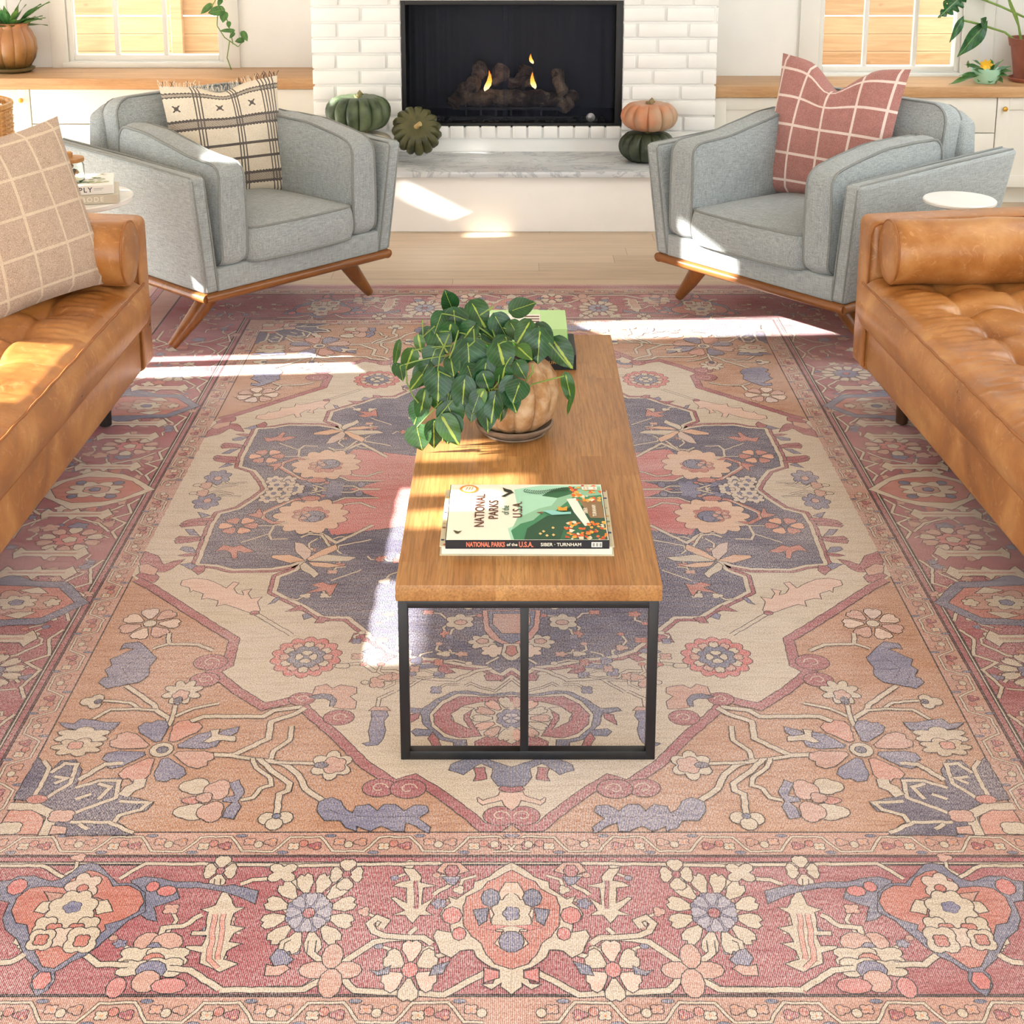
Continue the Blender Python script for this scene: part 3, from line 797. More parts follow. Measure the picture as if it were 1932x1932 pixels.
# ---- red main border, long side (R and S crops; right side is folded over)
bx = -(FX+G+MB_W/2)
def side_flower(y, kind):
    if kind == 'daisy':
        petals(None, (bx+.02, y), .085, .075, 12, [cream], .45, ph=.5); ell(None, (bx+.02, y), .044, .040, slate, lobes=8, ld=.15); ell(None, (bx+.02, y), .012, .012, wine, 8)
    if kind == 'rose':
        petals(None, (bx+.02, y), .085, .070, 10, [cream, pink], .5, ph=.5); ell(None, (bx+.02, y), .044, .036, wine, lobes=7, ld=.2); ell(None, (bx+.02, y), .020, .018, cream, 8, lobes=5)
    if kind == 'heart':
        P(BH, None, [(bx+.16, y), (bx+.08, y+.10), (bx+.0, y+.105), (bx-.10, y+.16), (bx-.13, y+.10), (bx-.165, y+.05), (bx-.165, y-.05), (bx-.13, y-.10), (bx-.10, y-.16), (bx, y-.105), (bx+.08, y-.10)])
        P(orange, None, [(bx+.125, y), (bx+.07, y+.07), (bx, y+.078), (bx-.10, y+.085), (bx-.14, y+.04), (bx-.14, y-.04), (bx-.10, y-.085), (bx, y-.078), (bx+.07, y-.07)])
        ell(None, (bx-.01, y), .085, .055, gpink, lobes=8, ld=.25); ell(None, (bx-.01, y), .05, .035, cream, lobes=8, ld=.2); ell(None, (bx-.01, y), .018, .014, slate, lobes=5)
        ell(None, (bx+.075, y), .020, .018, cream, lobes=5, ld=.25)
        for sg in (-1, 1): P(cream, None, [(bx+.05, y+sg*.045), (bx+.02, y+sg*.075), (bx-.02, y+sg*.06), (bx+.01, y+sg*.045)])
    if kind == 'medal':
        P(cream, None, [(bx+.165, y), (bx+.10, y+.07), (bx+.06, y+.10), (bx-.03, y+.13), (bx-.08, y+.085), (bx-.16, y+.02), (bx-.16, y-.02), (bx-.08, y-.085), (bx-.03, y-.13), (bx+.06, y-.10), (bx+.10, y-.07)])
        P(orange, None, [(bx+.135, y), (bx+.09, y+.055), (bx+.04, y+.078), (bx-.04, y+.085), (bx-.09, y+.055), (bx-.12, y), (bx-.09, y-.055), (bx-.04, y-.085), (bx+.04, y-.078), (bx+.09, y-.055)])
        ell(None, (bx, y), .070, .048, cream, lobes=8, ld=.25); ell(None, (bx+.005, y), .040, .028, gpink, lobes=6, ld=.1); ell(None, (bx, y), .016, .014, slate, lobes=5)
        for sg in (-1, 1): ell(None, (bx+.055, y+sg*.045), .017, .015, blue, 8); ell(None, (bx-.05, y+sg*.045), .015, .015, blue, 8)
def feather(y, sg):
    x0 = bx+.09
    P(cream, None, [(x0, y), (x0-.02, y+.035), (x0-.035, y+.016), (x0-.09, y+.016), (x0-.10, y+.035), (x0-.115, y+.016), (x0-.16, y+.014), (x0-.18, y+.034), (x0-.19, y), (x0-.18, y-.030), (x0-.16, y-.014), (x0-.115, y-.016), (x0-.10, y-.035), (x0-.09, y-.016), (x0-.035, y-.016), (x0-.02, y-.035)])
    V(None, [(x0-.03, y), (x0-.17, y)], .006, '#cf8c7c', .001)
def link(y0, y1):
    m = (y0+y1)/2; a = -FX-G-.028; b = -FX-G-MB_W+.035
    V(None, [(a, y0), (a-.02, y0+(m-y0)*.3), (a, m-.03), (a-.04, m), (a, m+.03), (a-.02, y1-(y1-m)*.3), (a, y1)], .009, cream)
    V(None, [(b, y0), (b, m-.05), (b+.05, m), (b, m+.05), (b, y1)], .011, cream)
    V(None, [(a-.03, m-.08), (a-.07, m-.03), (bx, m)], .009, cream); V(None, [(a-.03, m+.08), (a-.07, m+.03), (bx, m)], .009, cream)
    for (dx, dy, cl) in ((-.05, -.06, pink), (-.05, .06, cream), (.02, -.05, slate), (-.02, .045, orange)):
        ell(None, (bx+dx, m+dy), .026, .022, cl, lobes=5, ld=.25)
ys = [0.0, -.40, -.80, -1.20, -1.48]
yh = cC((230, 415))[1]
yd = -.40
def vpos(c, p): return c(p)[1]
y_med = 0.03-.03
link(-.30, -.06); link(-.72, -.42); link(-1.04, -.76); link(-1.40, -1.10)
R_.ay = True
side_flower(0.0, 'medal')
R_.ay = False
side_flower(vpos(cS, (470, 1660)), 'rose')
side_flower(yh, 'heart')
side_flower(vpos(cC, (20, 810)), 'daisy')
feather(vpos(cS, (560, 1500)), 1); feather(vpos(cC, (130, 620)), 1); feather(vpos(cC, (130, 245)), 1)
feather(vpos(cR, (820, 830)), 1)
# ---- body of the rug (thin woven slab) with the pattern lying on it
R_.mb.box(-XO, XO, RUG_YC-YO, RUG_YC+YO, .0003, RZ-.0002, 0, col='#c58a84')

def rug_material():
    m = NT('woven_rug', .95, .15)
    a = m.add('Attribute', attribute_name='Col').outputs['Color']
    v = m.coord()
    xyz = m.sep(v)
    # pale warp threads run along the rug
    warp = m.math('FRACT', m.math('MULTIPLY', xyz[0], 330.0))
    warp = m.math('ABSOLUTE', m.math('SUBTRACT', warp, .5))
    fine = m.noise(m.coord((360, 150, 1)), 1.0, 3, .6)
    worn = m.noise(m.coord((2.2, 3.4, 1)), 1.0, 5, .65, .4)
    worn = m.ramp(worn, [(.32, 0.30), (.60, .95)])
    band = m.ramp(m.math('ADD', warp, m.math('MULTIPLY', m.math('SUBTRACT', fine, .5), 1.3)), [(.14, 0.0), (.36, 1.0)])
    wash = m.noise(m.coord((.9, 1.3, 1), loc=(3, 1, 0)), 1.0, 3, .5)
    a = m.mix(m.ramp(wash, [(.35, .02), (.7, .20)]), a, '#ccbdb8')
    pale = m.mix(.26, '#e2dadb', a)
    bw = m.add('RGBToBW'); m.l.new(m.add('Attribute', attribute_name='Col').outputs['Color'], bw.inputs[0])
    dk = m.ramp(bw.outputs[0], [(.012, .50), (.05, 1.0)])
    c = m.mix(m.math('MULTIPLY', m.math('MULTIPLY', band, worn), dk), a, pale)
    # horizontal abrash: deeper dye streaks across the width
    st = m.noise(m.coord((11, 90, 1)), 1.0, 4, .65)
    c = m.mix(m.ramp(st, [(.46, 0.0), (.72, .42)]), c, m.mix(1.0, c, c, 'MULTIPLY'))
    gr = m.noise(m.coord((420, 330, 1)), 1.0, 2, .6)
    c = m.mix(.85, c, m.ramp(gr, [(.28, 0.22), (.72, .78)]), 'OVERLAY')
    hs = m.add('HueSaturation'); hs.inputs['Saturation'].default_value = .92; m.l.new(c, hs.inputs['Color']); c = hs.outputs[0]
    m.color(c)
    m.bump(m.math('ADD', band, gr), .35, .0012)
    return m.m
rug = R_.mb.build('area_rug', rug_material(), smooth=0)
tag(rug, 'large faded red, peach and blue oriental pattern rug covering the wooden floor', 'rug')
# ================================================================ THE ROOM
white = '#eeece6'
def painted(name, col=white, rough=.55):
    return plain(name, col, rough, vary=.02, scale=6, bump=.03)
M_wall = painted('white_wall_paint', '#f5f3ee'); M_trim = painted('window_trim_paint', '#eeede6', .4)
M_cab = painted('cabinet_paint', '#e9e5da', .4); M_brick = painted('painted_brick', '#f6f5f1', .5)

def floor_mat():
    m = NT('oak_floor', .38, .4)
    v = m.coord()
    xyz = m.sep(v)
    row = m.math('FLOOR', m.math('MULTIPLY', xyz[1], 1/.125))
    rn = m.add('TexWhiteNoise', noise_dimensions='1D'); m.l.new(row, rn.inputs['W'])
    xs = m.math('ADD', m.math('MULTIPLY', xyz[0], 1/1.7), m.math('MULTIPLY', rn.outputs['Value'], 7.0))
    cell = m.math('ADD', m.math('FLOOR', xs), m.math('MULTIPLY', row, 13.37))
    cn = m.add('TexWhiteNoise', noise_dimensions='1D'); m.l.new(cell, cn.inputs['W'])
    g = m.noise(m.coord((1.2, 14, 1)), 2.5, 5, .6, .5)
    c = m.mix(m.ramp(g, [(.3, 0.0), (.7, 1.0)]), '#cbb397', '#b2987e')
    c = m.mix(m.math('MULTIPLY', cn.outputs['Value'], .5), c, '#dfcbb0')
    fy = m.math('ABSOLUTE', m.math('SUBTRACT', m.math('FRACT', m.math('MULTIPLY', xyz[1], 1/.125)), .5))
    fx = m.math('ABSOLUTE', m.math('SUBTRACT', m.math('FRACT', xs), .5))
    gap = m.math('MAXIMUM', m.math('GREATER_THAN', fy, .488), m.math('GREATER_THAN', fx, .499))
    c = m.mix(m.math('MULTIPLY', gap, .45), c, '#6d5139')
    m.color(c); return m.m
mb = MB(); mb.box(-3.6, 3.9, -3.6, 8.0, -.1, 0)
struct(mb.build('floor', floor_mat(), smooth=0))

YCH = 7.10                      # face of the chimney breast
YL, YR = 7.72, 7.55             # window walls either side
CHL, CHR = -.960, .990
def bx_(x0, x1, y0, y1, z0, z1, mat, name, bev=0, parent=None, **k):
    m = MB(); m.box(x0, x1, y0, y1, z0, z1, bev); return m.build(name, mat, parent, **k)
# back walls, with openings for the windows
def wall_hole(name, x0, x1, y, hx0, hx1, hz0, hz1, top=2.6, th=.14):
    m = MB()
    m.box(x0, hx0, y, y+th, 0, top); m.box(hx1, x1, y, y+th, 0, top)
    m.box(hx0, hx1, y, y+th, 0, hz0); m.box(hx0, hx1, y, y+th, hz1, top)
    return struct(m.build(name, M_wall, smooth=0))
WLx0, WLx1, WLz0, WLz1 = -2.31, -1.50, .655, 2.05
WRx0, WRx1, WRz0, WRz1 = 1.562, 2.29, .62, 2.05
wall_hole('wall_back_left', -3.4, CHL+.02, YL, WLx0, WLx1, WLz0, WLz1)
wall_hole('wall_back_right', CHR-.02, 3.7, YR, WRx0, WRx1, WRz0, WRz1)
# windows
def window(n, x0, x1, z0, z1, y, mull, cas, label):
    root = struct(thing('window_%d' % n, label, 'window', ((x0+x1)/2, y, z0)))
    cx = (x0+x1)/2
    def part(nm, b, mat=M_trim): return b.build(nm, mat, root)
    m = MB()                                       # casing round the opening
    m.box(x0-cas-cx, x0-cx, -.022, 0, -.05, z1-z0+.1, .003); m.box(x1-cx, x1+cas-cx, -.022, 0, -.05, z1-z0+.1, .003)
    m.box(x0-cas-cx, x1+cas-cx, -.022, 0, z1-z0, z1-z0+.1, .003)
    part('window_casing', m)
    m = MB(); f = .028
    m.box(x0-cx, x0+f-cx, 0, .07, 0, z1-z0, .004); m.box(x1-f-cx, x1-cx, 0, .07, 0, z1-z0, .004)
    m.box(x0+f-cx, x1-f-cx, 0, .07, 0, f, .004); m.box(x0+f-cx, x1-f-cx, 0, .07, z1-z0-f, z1-z0, .004)
    part('window_frame', m)
    for xm in mull:
        m = MB(); m.box(xm-.011-cx, xm+.011-cx, .012, .045, f, z1-z0-f, .003); part('mullion', m)
    m = MB(); m.box(x0+f-cx, x1-f-cx, .012, .045, 1.0, 1.022, .003); part('mullion', m)
    m = MB(); m.box(x0-cx-.03, x1-cx+.03, -.03, .0, -.035, -.006, .004); part('window_sill', m)
    gm = NT('window_glass', 0.0, .5); g = gm.b
    g.inputs['Transmission Weight'].default_value = 1; g.inputs['IOR'].default_value = 1.02; g.inputs['Base Color'].default_value = (1, 1, 1, 1)
    m = MB(); m.box(x0+f-cx, x1-f-cx, .028, .031, f, z1-z0-f); part('window_pane', m, gm.m)
    return root
window(1, WLx0, WLx1, WLz0, WLz1, YL, (-2.060, -1.806), .085, 'white framed window on the left above the oak counter')
window(2, WRx0, WRx1, WRz0, WRz1, YR, (1.807, 2.060), .10, 'white framed window on the right above the oak counter')
# panelling battens on the side walls
for i, (x, y) in enumerate(((-1.44, YL), (1.459, YR), (2.46, YR), (-2.62, YL))):
    m = MB(); m.box(x-.004, x+.004, y-.006, y, .6, 2.6); struct(m.build('trim_%d' % (i+1), M_trim))

# chimney breast of painted bricks
m = MB(); cr_ = random.Random(5)
FBx0, FBx1, FBz0, FBz1 = -.530, .535, .420, 1.025
core = YCH+.012
m.box(CHL+.01, FBx0, core, YL+.1, 0, 2.6); m.box(FBx1, CHR-.01, core, YL+.1, 0, 2.6)
m.box(FBx0, FBx1, core, YL+.1, 0, FBz0-.01); m.box(FBx0, FBx1, core, YL+.1, FBz1+.01, 2.6)
rh = .0755
def brick(x0, x1, y0, y1, z0, z1):
    if x1-x0 < .02: return
    j = cr_.uniform(-.002, .002)
    m.box(x0+.002, x1-.002, y0+j, y1, z0+.002, z1-.002, .005, 2)
row = 0; z = .32
while z < 2.5:
    x = CHL - (.115 if row % 2 else 0) + cr_.uniform(-.01, .01)
    while x < CHR:
        L = .232+cr_.uniform(-.008, .008); a, b = max(x, CHL), min(x+L, CHR); zt = z+rh-.007
        if not (b > FBx0 and a < FBx1 and zt > FBz0-.06 and z < FBz1+.10):
            brick(a, b, YCH, core+.02, z, zt)
        else:
            if a < FBx0: brick(a, min(b, FBx0), YCH, core+.02, z, zt)
            if b > FBx1: brick(max(a, FBx1), b, YCH, core+.02, z, zt)
        x += L+.008
    # bricks seen on the flanks
    for sx in (CHL-.0, CHR+.0):
        y = YCH+.01+(.12 if row % 2 else 0)
        while y < YR:
            q0, q1 = (sx-.0, sx+.012) if sx < 0 else (sx-.012, sx)
            m.box(q0, q1, y, min(y+.22, YR), z, z+rh-.007, .004); y += .228
    z += rh; row += 1
# soldier course under and lintel over the firebox
for k in range(14):
    x = FBx0+k*(FBx1-FBx0)/14; brick(x, x+(FBx1-FBx0)/14-.004, YCH, core+.02, FBz0-.065, FBz0)
m.box(FBx0-.005, FBx1+.005, YCH-.004, core+.02, FBz1, FBz1+.10, .006)
struct(m.build('wall_chimney', M_brick))
# hearth bench with marble top
m = MB(); m.box(-1.10, 1.12, 6.66, YCH+.02, 0, .264, .004); struct(m.build('wall_hearth', painted('hearth_plaster', '#f5f0ea')))
mm = NT('hearth_marble', .18, .5); v = mm.coord((1, 2.2, 1))
n = mm.noise(v, 3.2, 8, .65, 1.2)
c = mm.mix(mm.ramp(n, [(.47, 0.0), (.5, .8), (.53, 0.0)]), mm.mix(mm.ramp(mm.noise(v, 1.6, 4), [(.3, 0.0), (.7, 1.0)]), '#d9dbdc', '#c6cace'), '#9aa0a8')
mm.color(c)
m = MB(); m.box(-1.12, 1.14, 6.63, YCH+.02, .264, .291, .004); hs = m.build('hearth_slab', mm.m)
tag(hs, 'pale grey marble slab topping the raised fireplace hearth', 'hearth')
# unseen left wall; its openings are made up, shaped to throw sun patches
XW = -3.2
m = MB()
SUN_AZ = .08; SUN_EL = math.radians(27.5)
holes = []      # y0, y1, z0, z1
def hole_from(px0, px1, z=RZ):
    pass
holes = [(2.62, 3.02, 1.22, 1.62), (2.50, 2.61, 1.93, 2.12), (2.66, 2.78, 1.93, 2.12), (2.84, 2.98, 1.93, 2.08), (3.10, 3.56, 1.22, 1.60), (4.50, 4.74, .98, 1.66), (4.78, 5.02, 1.80, 2.44), (6.30, 6.42, 1.56, 1.72), (6.62, 6.86, 1.80, 1.95)]  # each slot set back along the sun ray from its patch
ys_ = sorted(holes); cuts = sorted({1.5, YL+.14} | {h[0] for h in holes} | {h[1] for h in holes})
for a, b in zip(cuts, cuts[1:]):
    z = .86
    for (h0, h1, z0, z1) in sorted((h for h in holes if h[0] <= a and h[1] >= b), key=lambda h: h[2]):
        m.box(XW-.12, XW, a, b, z, z0); z = z1
    m.box(XW-.12, XW, a, b, z, 2.6)
m.box(XW-.12, XW, a, b, z, 2.6); m.box(XW-.12, XW, 1.5, YL+.14, 0, .10)
for yy in (1.55, 2.4, 4.2, 6.0, YL+.05): m.box(XW-.12, XW, yy-.05, yy+.09, .10, .86)  # low band between these posts left open to add sky light
m.box(XW-.12, XW, -.8, 1.5, 0, 2.6)
struct(m.build('wall_left', M_wall, smooth=0))
for i, (a, b, z0, z1) in enumerate(ys_):
    r = struct(thing('window_%d' % (i+3), 'unseen made-up opening in the left wall, shaped to throw a sun patch', 'window', (XW-.06, (a+b)/2, z0)))
    h = (b-a)/2; f = .012
    q = MB(); q.box(-.04, .04, -h, -h+f, 0, z1-z0, .003); q.box(-.04, .04, h-f, h, 0, z1-z0, .003)
    q.box(-.04, .04, -h+f, h-f, 0, f, .003); q.box(-.04, .04, -h+f, h-f, z1-z0-f, z1-z0, .003); q.build('window_frame', M_trim, r)
m = MB(); m.box(3.6, 3.72, -3.6, YR+.14, 0, 2.6); struct(m.build('wall_right', M_wall, smooth=0))
m = MB(); m.box(XW-.12, 2.3, -3.6, 8.0, 2.6, 2.7); m.box(2.3, 3.72, -3.6, 3.6, 2.6, 2.7); m.box(2.3, 3.72, 5.6, 8.0, 2.6, 2.7); struct(m.build('ceiling', M_wall, smooth=0))  # unseen gap over the right side added to bring in top light

# ---- firebox
M_black = plain('black_firebox_metal', '#101014', .5, vary=.3, scale=12)
fb = thing('fireplace_insert', 'black gas fireplace insert with pleated mesh curtain in the white brick chimney', 'fireplace', ((FBx0+FBx1)/2, YCH+.02, FBz0))
fw = (FBx1-FBx0)/2; fh = FBz1-FBz0
m = MB()
m.box(-fw, fw, 0, .48, 0, .006); m.box(-fw, fw, 0, .48, fh-.006, fh); m.box(-fw, fw, .47, .48, 0, fh)
m.box(-fw, -fw+.006, 0, .48, 0, fh); m.box(fw-.006, fw, 0, .48, 0, fh); m.build('firebox', M_black, fb, smooth=0)
m = MB()
m.box(-fw, -fw+.022, -.015, .02, 0, fh, .002); m.box(fw-.034, fw, -.015, .02, 0, fh, .002); m.box(-fw+.022, fw-.034, -.015, .02, fh-.022, fh, .002)
m.box(-fw+.022, fw-.034, -.015, .02, 0, .012, .002); m.build('trim_frame', M_black, fb)
mesh = NT('mesh_curtain', .6, .3); v = mesh.coord((1, 1, 1)); xyz = mesh.sep(v)
wa = mesh.math('GREATER_THAN', mesh.math('FRACT', mesh.math('MULTIPLY', xyz[0], 300.0)), .62)
wb = mesh.math('GREATER_THAN', mesh.math('FRACT', mesh.math('MULTIPLY', xyz[2], 300.0)), .62)
al = mesh.math('MAXIMUM', wa, wb)
mesh.color('#2c3040'); mesh.put(mesh.b.inputs['Alpha'], mesh.math('MULTIPLY', al, .62)); mesh.b.inputs['Metallic'].default_value = .5
def drape(x0, x1, folds):
    q = MB()
    def fn(u, v):
        x = x0+(x1-x0)*u; a = .007+.004*math.sin(u*3.1+1)
        return Vector((x, .045+a*math.sin(2*PI*folds*u+.4*math.sin(5*u)), .014+(fh-.04)*v))
    q.grid(fn, folds*10, 2); return q
drape(-fw+.03, -.02, 9).build('mesh_curtain', mesh.m, fb, smooth=80)
drape(-.045, fw-.04, 9).build('mesh_curtain', mesh.m, fb, smooth=80)
# grate, burner and logs
m = MB()
for k in range(7):
    x = -.23+k*.075; m.box(x-.006, x+.006, .14, .40, .055, .068, .002); m.box(x-.006, x+.006, .14, .152, .0, .085, .002)
m.box(-.26, .26, .138, .150, .05, .064, .002); m.box(-.26, .26, .38, .392, .05, .064, .002); m.box(-.30, .30, .10, .135, .0, .025, .004)
m.build('grate', plain('grate_iron', '#1a1a1c', .6), fb)
m = MB(); rr = random.Random(2)
for k in range(150):
    x, yy = rr.uniform(-.45, .45), rr.uniform(.06, .20); s_ = rr.uniform(.006, .013)
    m.box(x-s_, x+s_, yy-s_, yy+s_, .004, .004+s_*1.3, .003, 1)
m.build('ember_bed', plain('lava_rock', '#2a2624', .9), fb)['kind'] = 'stuff'
def log(pts, r, col='#7d6a5c', seed=0):
    rn = random.Random(seed)
    q = MB(); n = 14; P_ = []
    for i in range(n+1):
        t = i/n*(len(pts)-1); k = min(int(t), len(pts)-2); f = t-k
        P_.append(Vector(pts[k]).lerp(Vector(pts[k+1]), f))
    R2 = [r*(1+rn.uniform(-.10, .10)) for _ in P_]; R2[0] *= .72; R2[-1] *= .72
    q.tube(P_, R2, 14)
    q.warp(lambda x, y, z: Vector((x, y, z))+Vector((math.sin(60*z+30*y), math.sin(70*x), math.sin(55*x+40*y)))*.0035)
    lm = NT('charred_log', .9, .2); v = lm.coord(); nn = lm.noise(v, 14, 6, .65, .5)
    lm.color(lm.ramp(nn, [(.30, '#16130f'), (.5, col), (.72, '#a3907c')])); lm.bump(nn, .9, .02)
    return q, lm.m
for i, (pts, r, cl) in enumerate((
        ([(-.26, .20, .10), (-.10, .20, .105), (.03, .19, .10)], .042, '#6f5d4d'), ([(-.02, .17, .10), (.14, .18, .10), (.27, .20, .09)], .044, '#463c36'),
        ([(-.30, .16, .07), (-.245, .22, .13), (-.22, .28, .15)], .034, '#5c4a3e'), ([(-.205, .15, .15), (-.17, .25, .21), (-.15, .32, .25)], .036, '#7a6556'),
        ([(-.10, .30, .16), (-.055, .30, .21), (-.04, .32, .245)], .040, '#8a7060'), ([(.03, .33, .14), (.065, .30, .20), (.08, .30, .25)], .036, '#6b594c'),
        ([(-.02, .27, .165), (.06, .25, .175), (.12, .24, .18)], .030, '#54463d'), ([(.25, .15, .13), (.235, .22, .18), (.225, .29, .22)], .032, '#8a7462'),
        ([(.24, .15, .05), (.29, .20, .09), (.30, .26, .10)], .034, '#6f5d4d'))):
    q, lm = log(pts, r, cl, i); q.build('log', lm, fb)
fl = NT('flame', 1); fl.b.inputs['Base Color'].default_value = (0, 0, 0, 1)
v = fl.coord(kind='Generated'); zz = fl.sep(v)[2]
fl.put(fl.b.inputs['Emission Color'], fl.ramp(zz, [(0.0, '#ffe9b0'), (.45, '#ffb040'), (1.0, '#ff6a20')])); fl.b.inputs['Emission Strength'].default_value = 2.6
for (x, yy, z, h, w_, lean) in ((-.135, .14, .145, .105, .016, .02), (.115, .15, .155, .085, .014, -.012), (.105, .22, .27, .05, .010, -.01)):
    q = MB(); q.lathe([(.001, 0), (w_*.8, h*.12), (w_, h*.28), (w_*.75, h*.5), (w_*.42, h*.75), (.0, h)], 12)
    q.warp(lambda a, b, c: Vector((a+lean*math.sin(c/h*3)*.7+lean*c/h, b*.5, c)))
    q.build('flame', fl.m, fb, loc=(x, yy, z))
# gas valve key
q = MB(); q.lathe([(.0, 0), (.022, .002), (.022, .010), (.010, .014), (0, .016)], 20); q.warp(lambda a, b, c: Vector((a, -c, b)))
q.build('gas_valve', plain('steel_key', '#8f8f92', .4, .7), fb, loc=(.385, .055, .03))

# ---- counters and cabinets
M_oak = wood('counter_oak', '#b98a5c', '#d8ae80', 'x', 1.0, .4)
ZL, ZR = .620, .600; YLC, YRC = 7.32, 7.18
m = MB(); m.box(-3.19, CHL-.002, YLC, YL-.002, ZL-.055, ZL, .004); o = m.build('oak_counter', M_oak); tag(o, 'oak counter slab along the left wall under the window', 'counter', 'oak window counters')
m = MB(); m.box(CHR+.004, 3.59, YRC, YR-.002, ZR-.055, ZR, .004); o = m.build('oak_counter', M_oak); tag(o, 'oak counter slab along the right wall under the window', 'counter', 'oak window counters')
M_brass = plain('aged_brass', '#c79a45', .3, 1, vary=.05)
def cabinet(x0, x1, y, z1, kind, label, yb, knob=None, group='painted base cabinets'):
    r = thing('base_cabinet', label, 'cabinet', ((x0+x1)/2, y, 0), 0, group)
    w2 = (x1-x0)/2
    q = MB(); q.box(-w2, w2, .02, yb-y-.004, .09, z1-.001); q.box(-w2, w2, .07, yb-y-.004, 0, .09); q.build('carcass', M_cab, r)
    def shaker(za, zb, nm, fr=.062, kn=None):
        g = .0025; q = MB()
        q.box(-w2+g, w2-g, .008, .02, za+g, zb-g)
        q.box(-w2+g, -w2+fr, 0, .0085, za+g, zb-g, .0015); q.box(w2-fr, w2-g, 0, .0085, za+g, zb-g, .0015)
        q.box(-w2+fr, w2-fr, 0, .0085, za+g, za+fr, .0015); q.box(-w2+fr, w2-fr, 0, .0085, zb-fr, zb-g, .0015)
        d = q.build(nm, M_cab, r)
        if kn:
            k = MB(); k.lathe([(.004, 0), (.004, .012), (.010, .016), (.013, .022), (.011, .028), (0, .030)], 18); k.warp(lambda a, b, c: Vector((a, -c, b)))
            ko = k.build('knob', M_brass, d, loc=kn)
            ko['label'] = 'small round brass knob'
    if kind == 'door': shaker(.09, z1, 'door', kn=knob)
    if kind == 'drawers':
        zs = (z1, z1-.178, z1-.356, .09)
        for a, b in zip(zs[1:], zs):
            q = MB(); q.box(-w2+.0025, w2-.0025, 0, .02, a+.0025, b-.0025, .0015); q.build('drawer', M_cab, r)
    return r
def xw(px, D): return (px-CX)*D/((YV-190)*K*math.cos(TH))
zl, zr = ZL-.056, ZR-.056
xa = xw(57, YLC+.02)
cabinet(xa-.62, xa, YLC+.02, zl, 'door', 'cream shaker door cabinet at far left with brass knob', YL, knob=(.27, 0, zl-.055))
cabinet(xa, xa+.78, YLC+.02, zl, 'drawers', 'cream drawer cabinet left of the fireplace, behind the patterned cushion armchair', YL)
cabinet(xa+.78, CHL-.002, YLC+.02, zl, 'drawers', 'narrow cream cabinet touching the left side of the chimney', YL)
xb = xw(1690, YRC+.02); xc = xw(1882, YRC+.02)
cabinet(CHR+.004, xb, YRC+.02, zr, 'door', 'cream shaker cabinet touching the right side of the chimney', YR)
cabinet(xb, xc, YRC+.02, zr, 'drawers', 'cream drawer cabinet behind the right armchair', YR)
cabinet(xc, xc+.62, YRC+.02, zr, 'door', 'cream shaker door cabinet at far right with brass knob', YR, knob=(-.275, 0, zr-.055))

# ---- cedar fence outside
fm = NT('cedar_boards', .7, .2); v = fm.coord((.8, 1, 10)); n = fm.noise(v, 4, 6, .6, .8)
xyz = fm.sep(fm.coord()); row = fm.math('FLOOR', fm.math('MULTIPLY', xyz[2], 1/.105))
wn = fm.add('TexWhiteNoise', noise_dimensions='1D'); fm.l.new(row, wn.inputs['W'])
kn = fm.noise(fm.coord((5, 1, 9)), 1.0, 1, .3)
c = fm.mix(fm.ramp(n, [(.3, 0.0), (.7, 1.0)]), '#b79370', '#96724f'); c = fm.mix(fm.math('MULTIPLY', wn.outputs['Value'], .5), c, '#cdb08c')
c = fm.mix(fm.ramp(kn, [(.70, 0.0), (.76, .8)]), c, '#6d3f22'); fm.color(c)
YF = 9.0
for s, (x0, x1), lab in ((-1, (-3.8, -.9), 'cedar board fence seen through the left window'), (1, (.9, 4.0), 'cedar board fence seen through the right window')):
    fr_ = thing('cedar_fence', lab, 'fence', ((x0+x1)/2, YF, 0), 0, 'cedar fence panels outside')
    q = MB(); z = 0; h = (x1-x0)/2
    k = 0
    while z < 2.2:
        q.box(-h, h, 0, .02, z, z+.1035, .002, 1); z += .105 if k % 3 else .112
        k += 1
    q.build('board_panel', fm.m, fr_)
    posts = (-2.02, -3.1) if s < 0 else (1.80, 2.86)
    for x in posts:
        q = MB(); q.box(-.035, .035, -.05, -.001, 0, 2.2, .003, 1); q.build('post', fm.m, fr_, loc=(x-(x0+x1)/2, 0, 0))
m = MB(); m.box(-5, 5, 7.9, 12, -.12, -.05); o = m.build('ground', plain('garden_ground', '#b8a890', .9)); struct(o)
# ================================================================ SOFT MATERIALS
def linen(name, a='#9ba1a1', b='#747a7a', c_='#bdc3c4'):
    m = NT(name, .9, .15)
    h = m.noise(m.coord((26, 620, 620)), 1.0, 3, .6); v = m.noise(m.coord((620, 26, 620)), 1.0, 3, .6); u = m.noise(m.coord((620, 620, 26)), 1.0, 3, .6)
    g = m.math('MULTIPLY', m.math('ADD', h, m.math('ADD', v, u)), .3333)
    c = m.ramp(g, [(.38, b), (.5, a), (.62, c_)])
    m.color(c); m.bump(g, .25, .0015)
    m.b.inputs['Sheen Weight'].default_value = .15
    return m.m
M_linen = linen('grey_linen')
M_pipe = plain('linen_piping', '#8e918e', .9, vary=.1, scale=200, spec=.1)
def leather(name, col='#aa7038', dark='#875225', light='#c89359'):
    m = NT(name, .36, .5)
    v = m.coord(); n = m.noise(v, 5, 6, .62, .4); n2 = m.noise(v, 26, 5, .7, 1.2); gr = m.noise(v, 420, 2, .5)
    c = m.ramp(n, [(.28, dark), (.5, col), (.72, light)])
    c = m.mix(m.ramp(n2, [(.56, 0.0), (.66, .35)]), c, '#dba873')
    m.color(c)
    m.put(m.b.inputs['Roughness'], m.ramp(n, [(.3, .27), (.7, .42)]))
    m.bump(m.math('ADD', gr, m.math('MULTIPLY', n2, .8)), .18, .002)
    return m.m
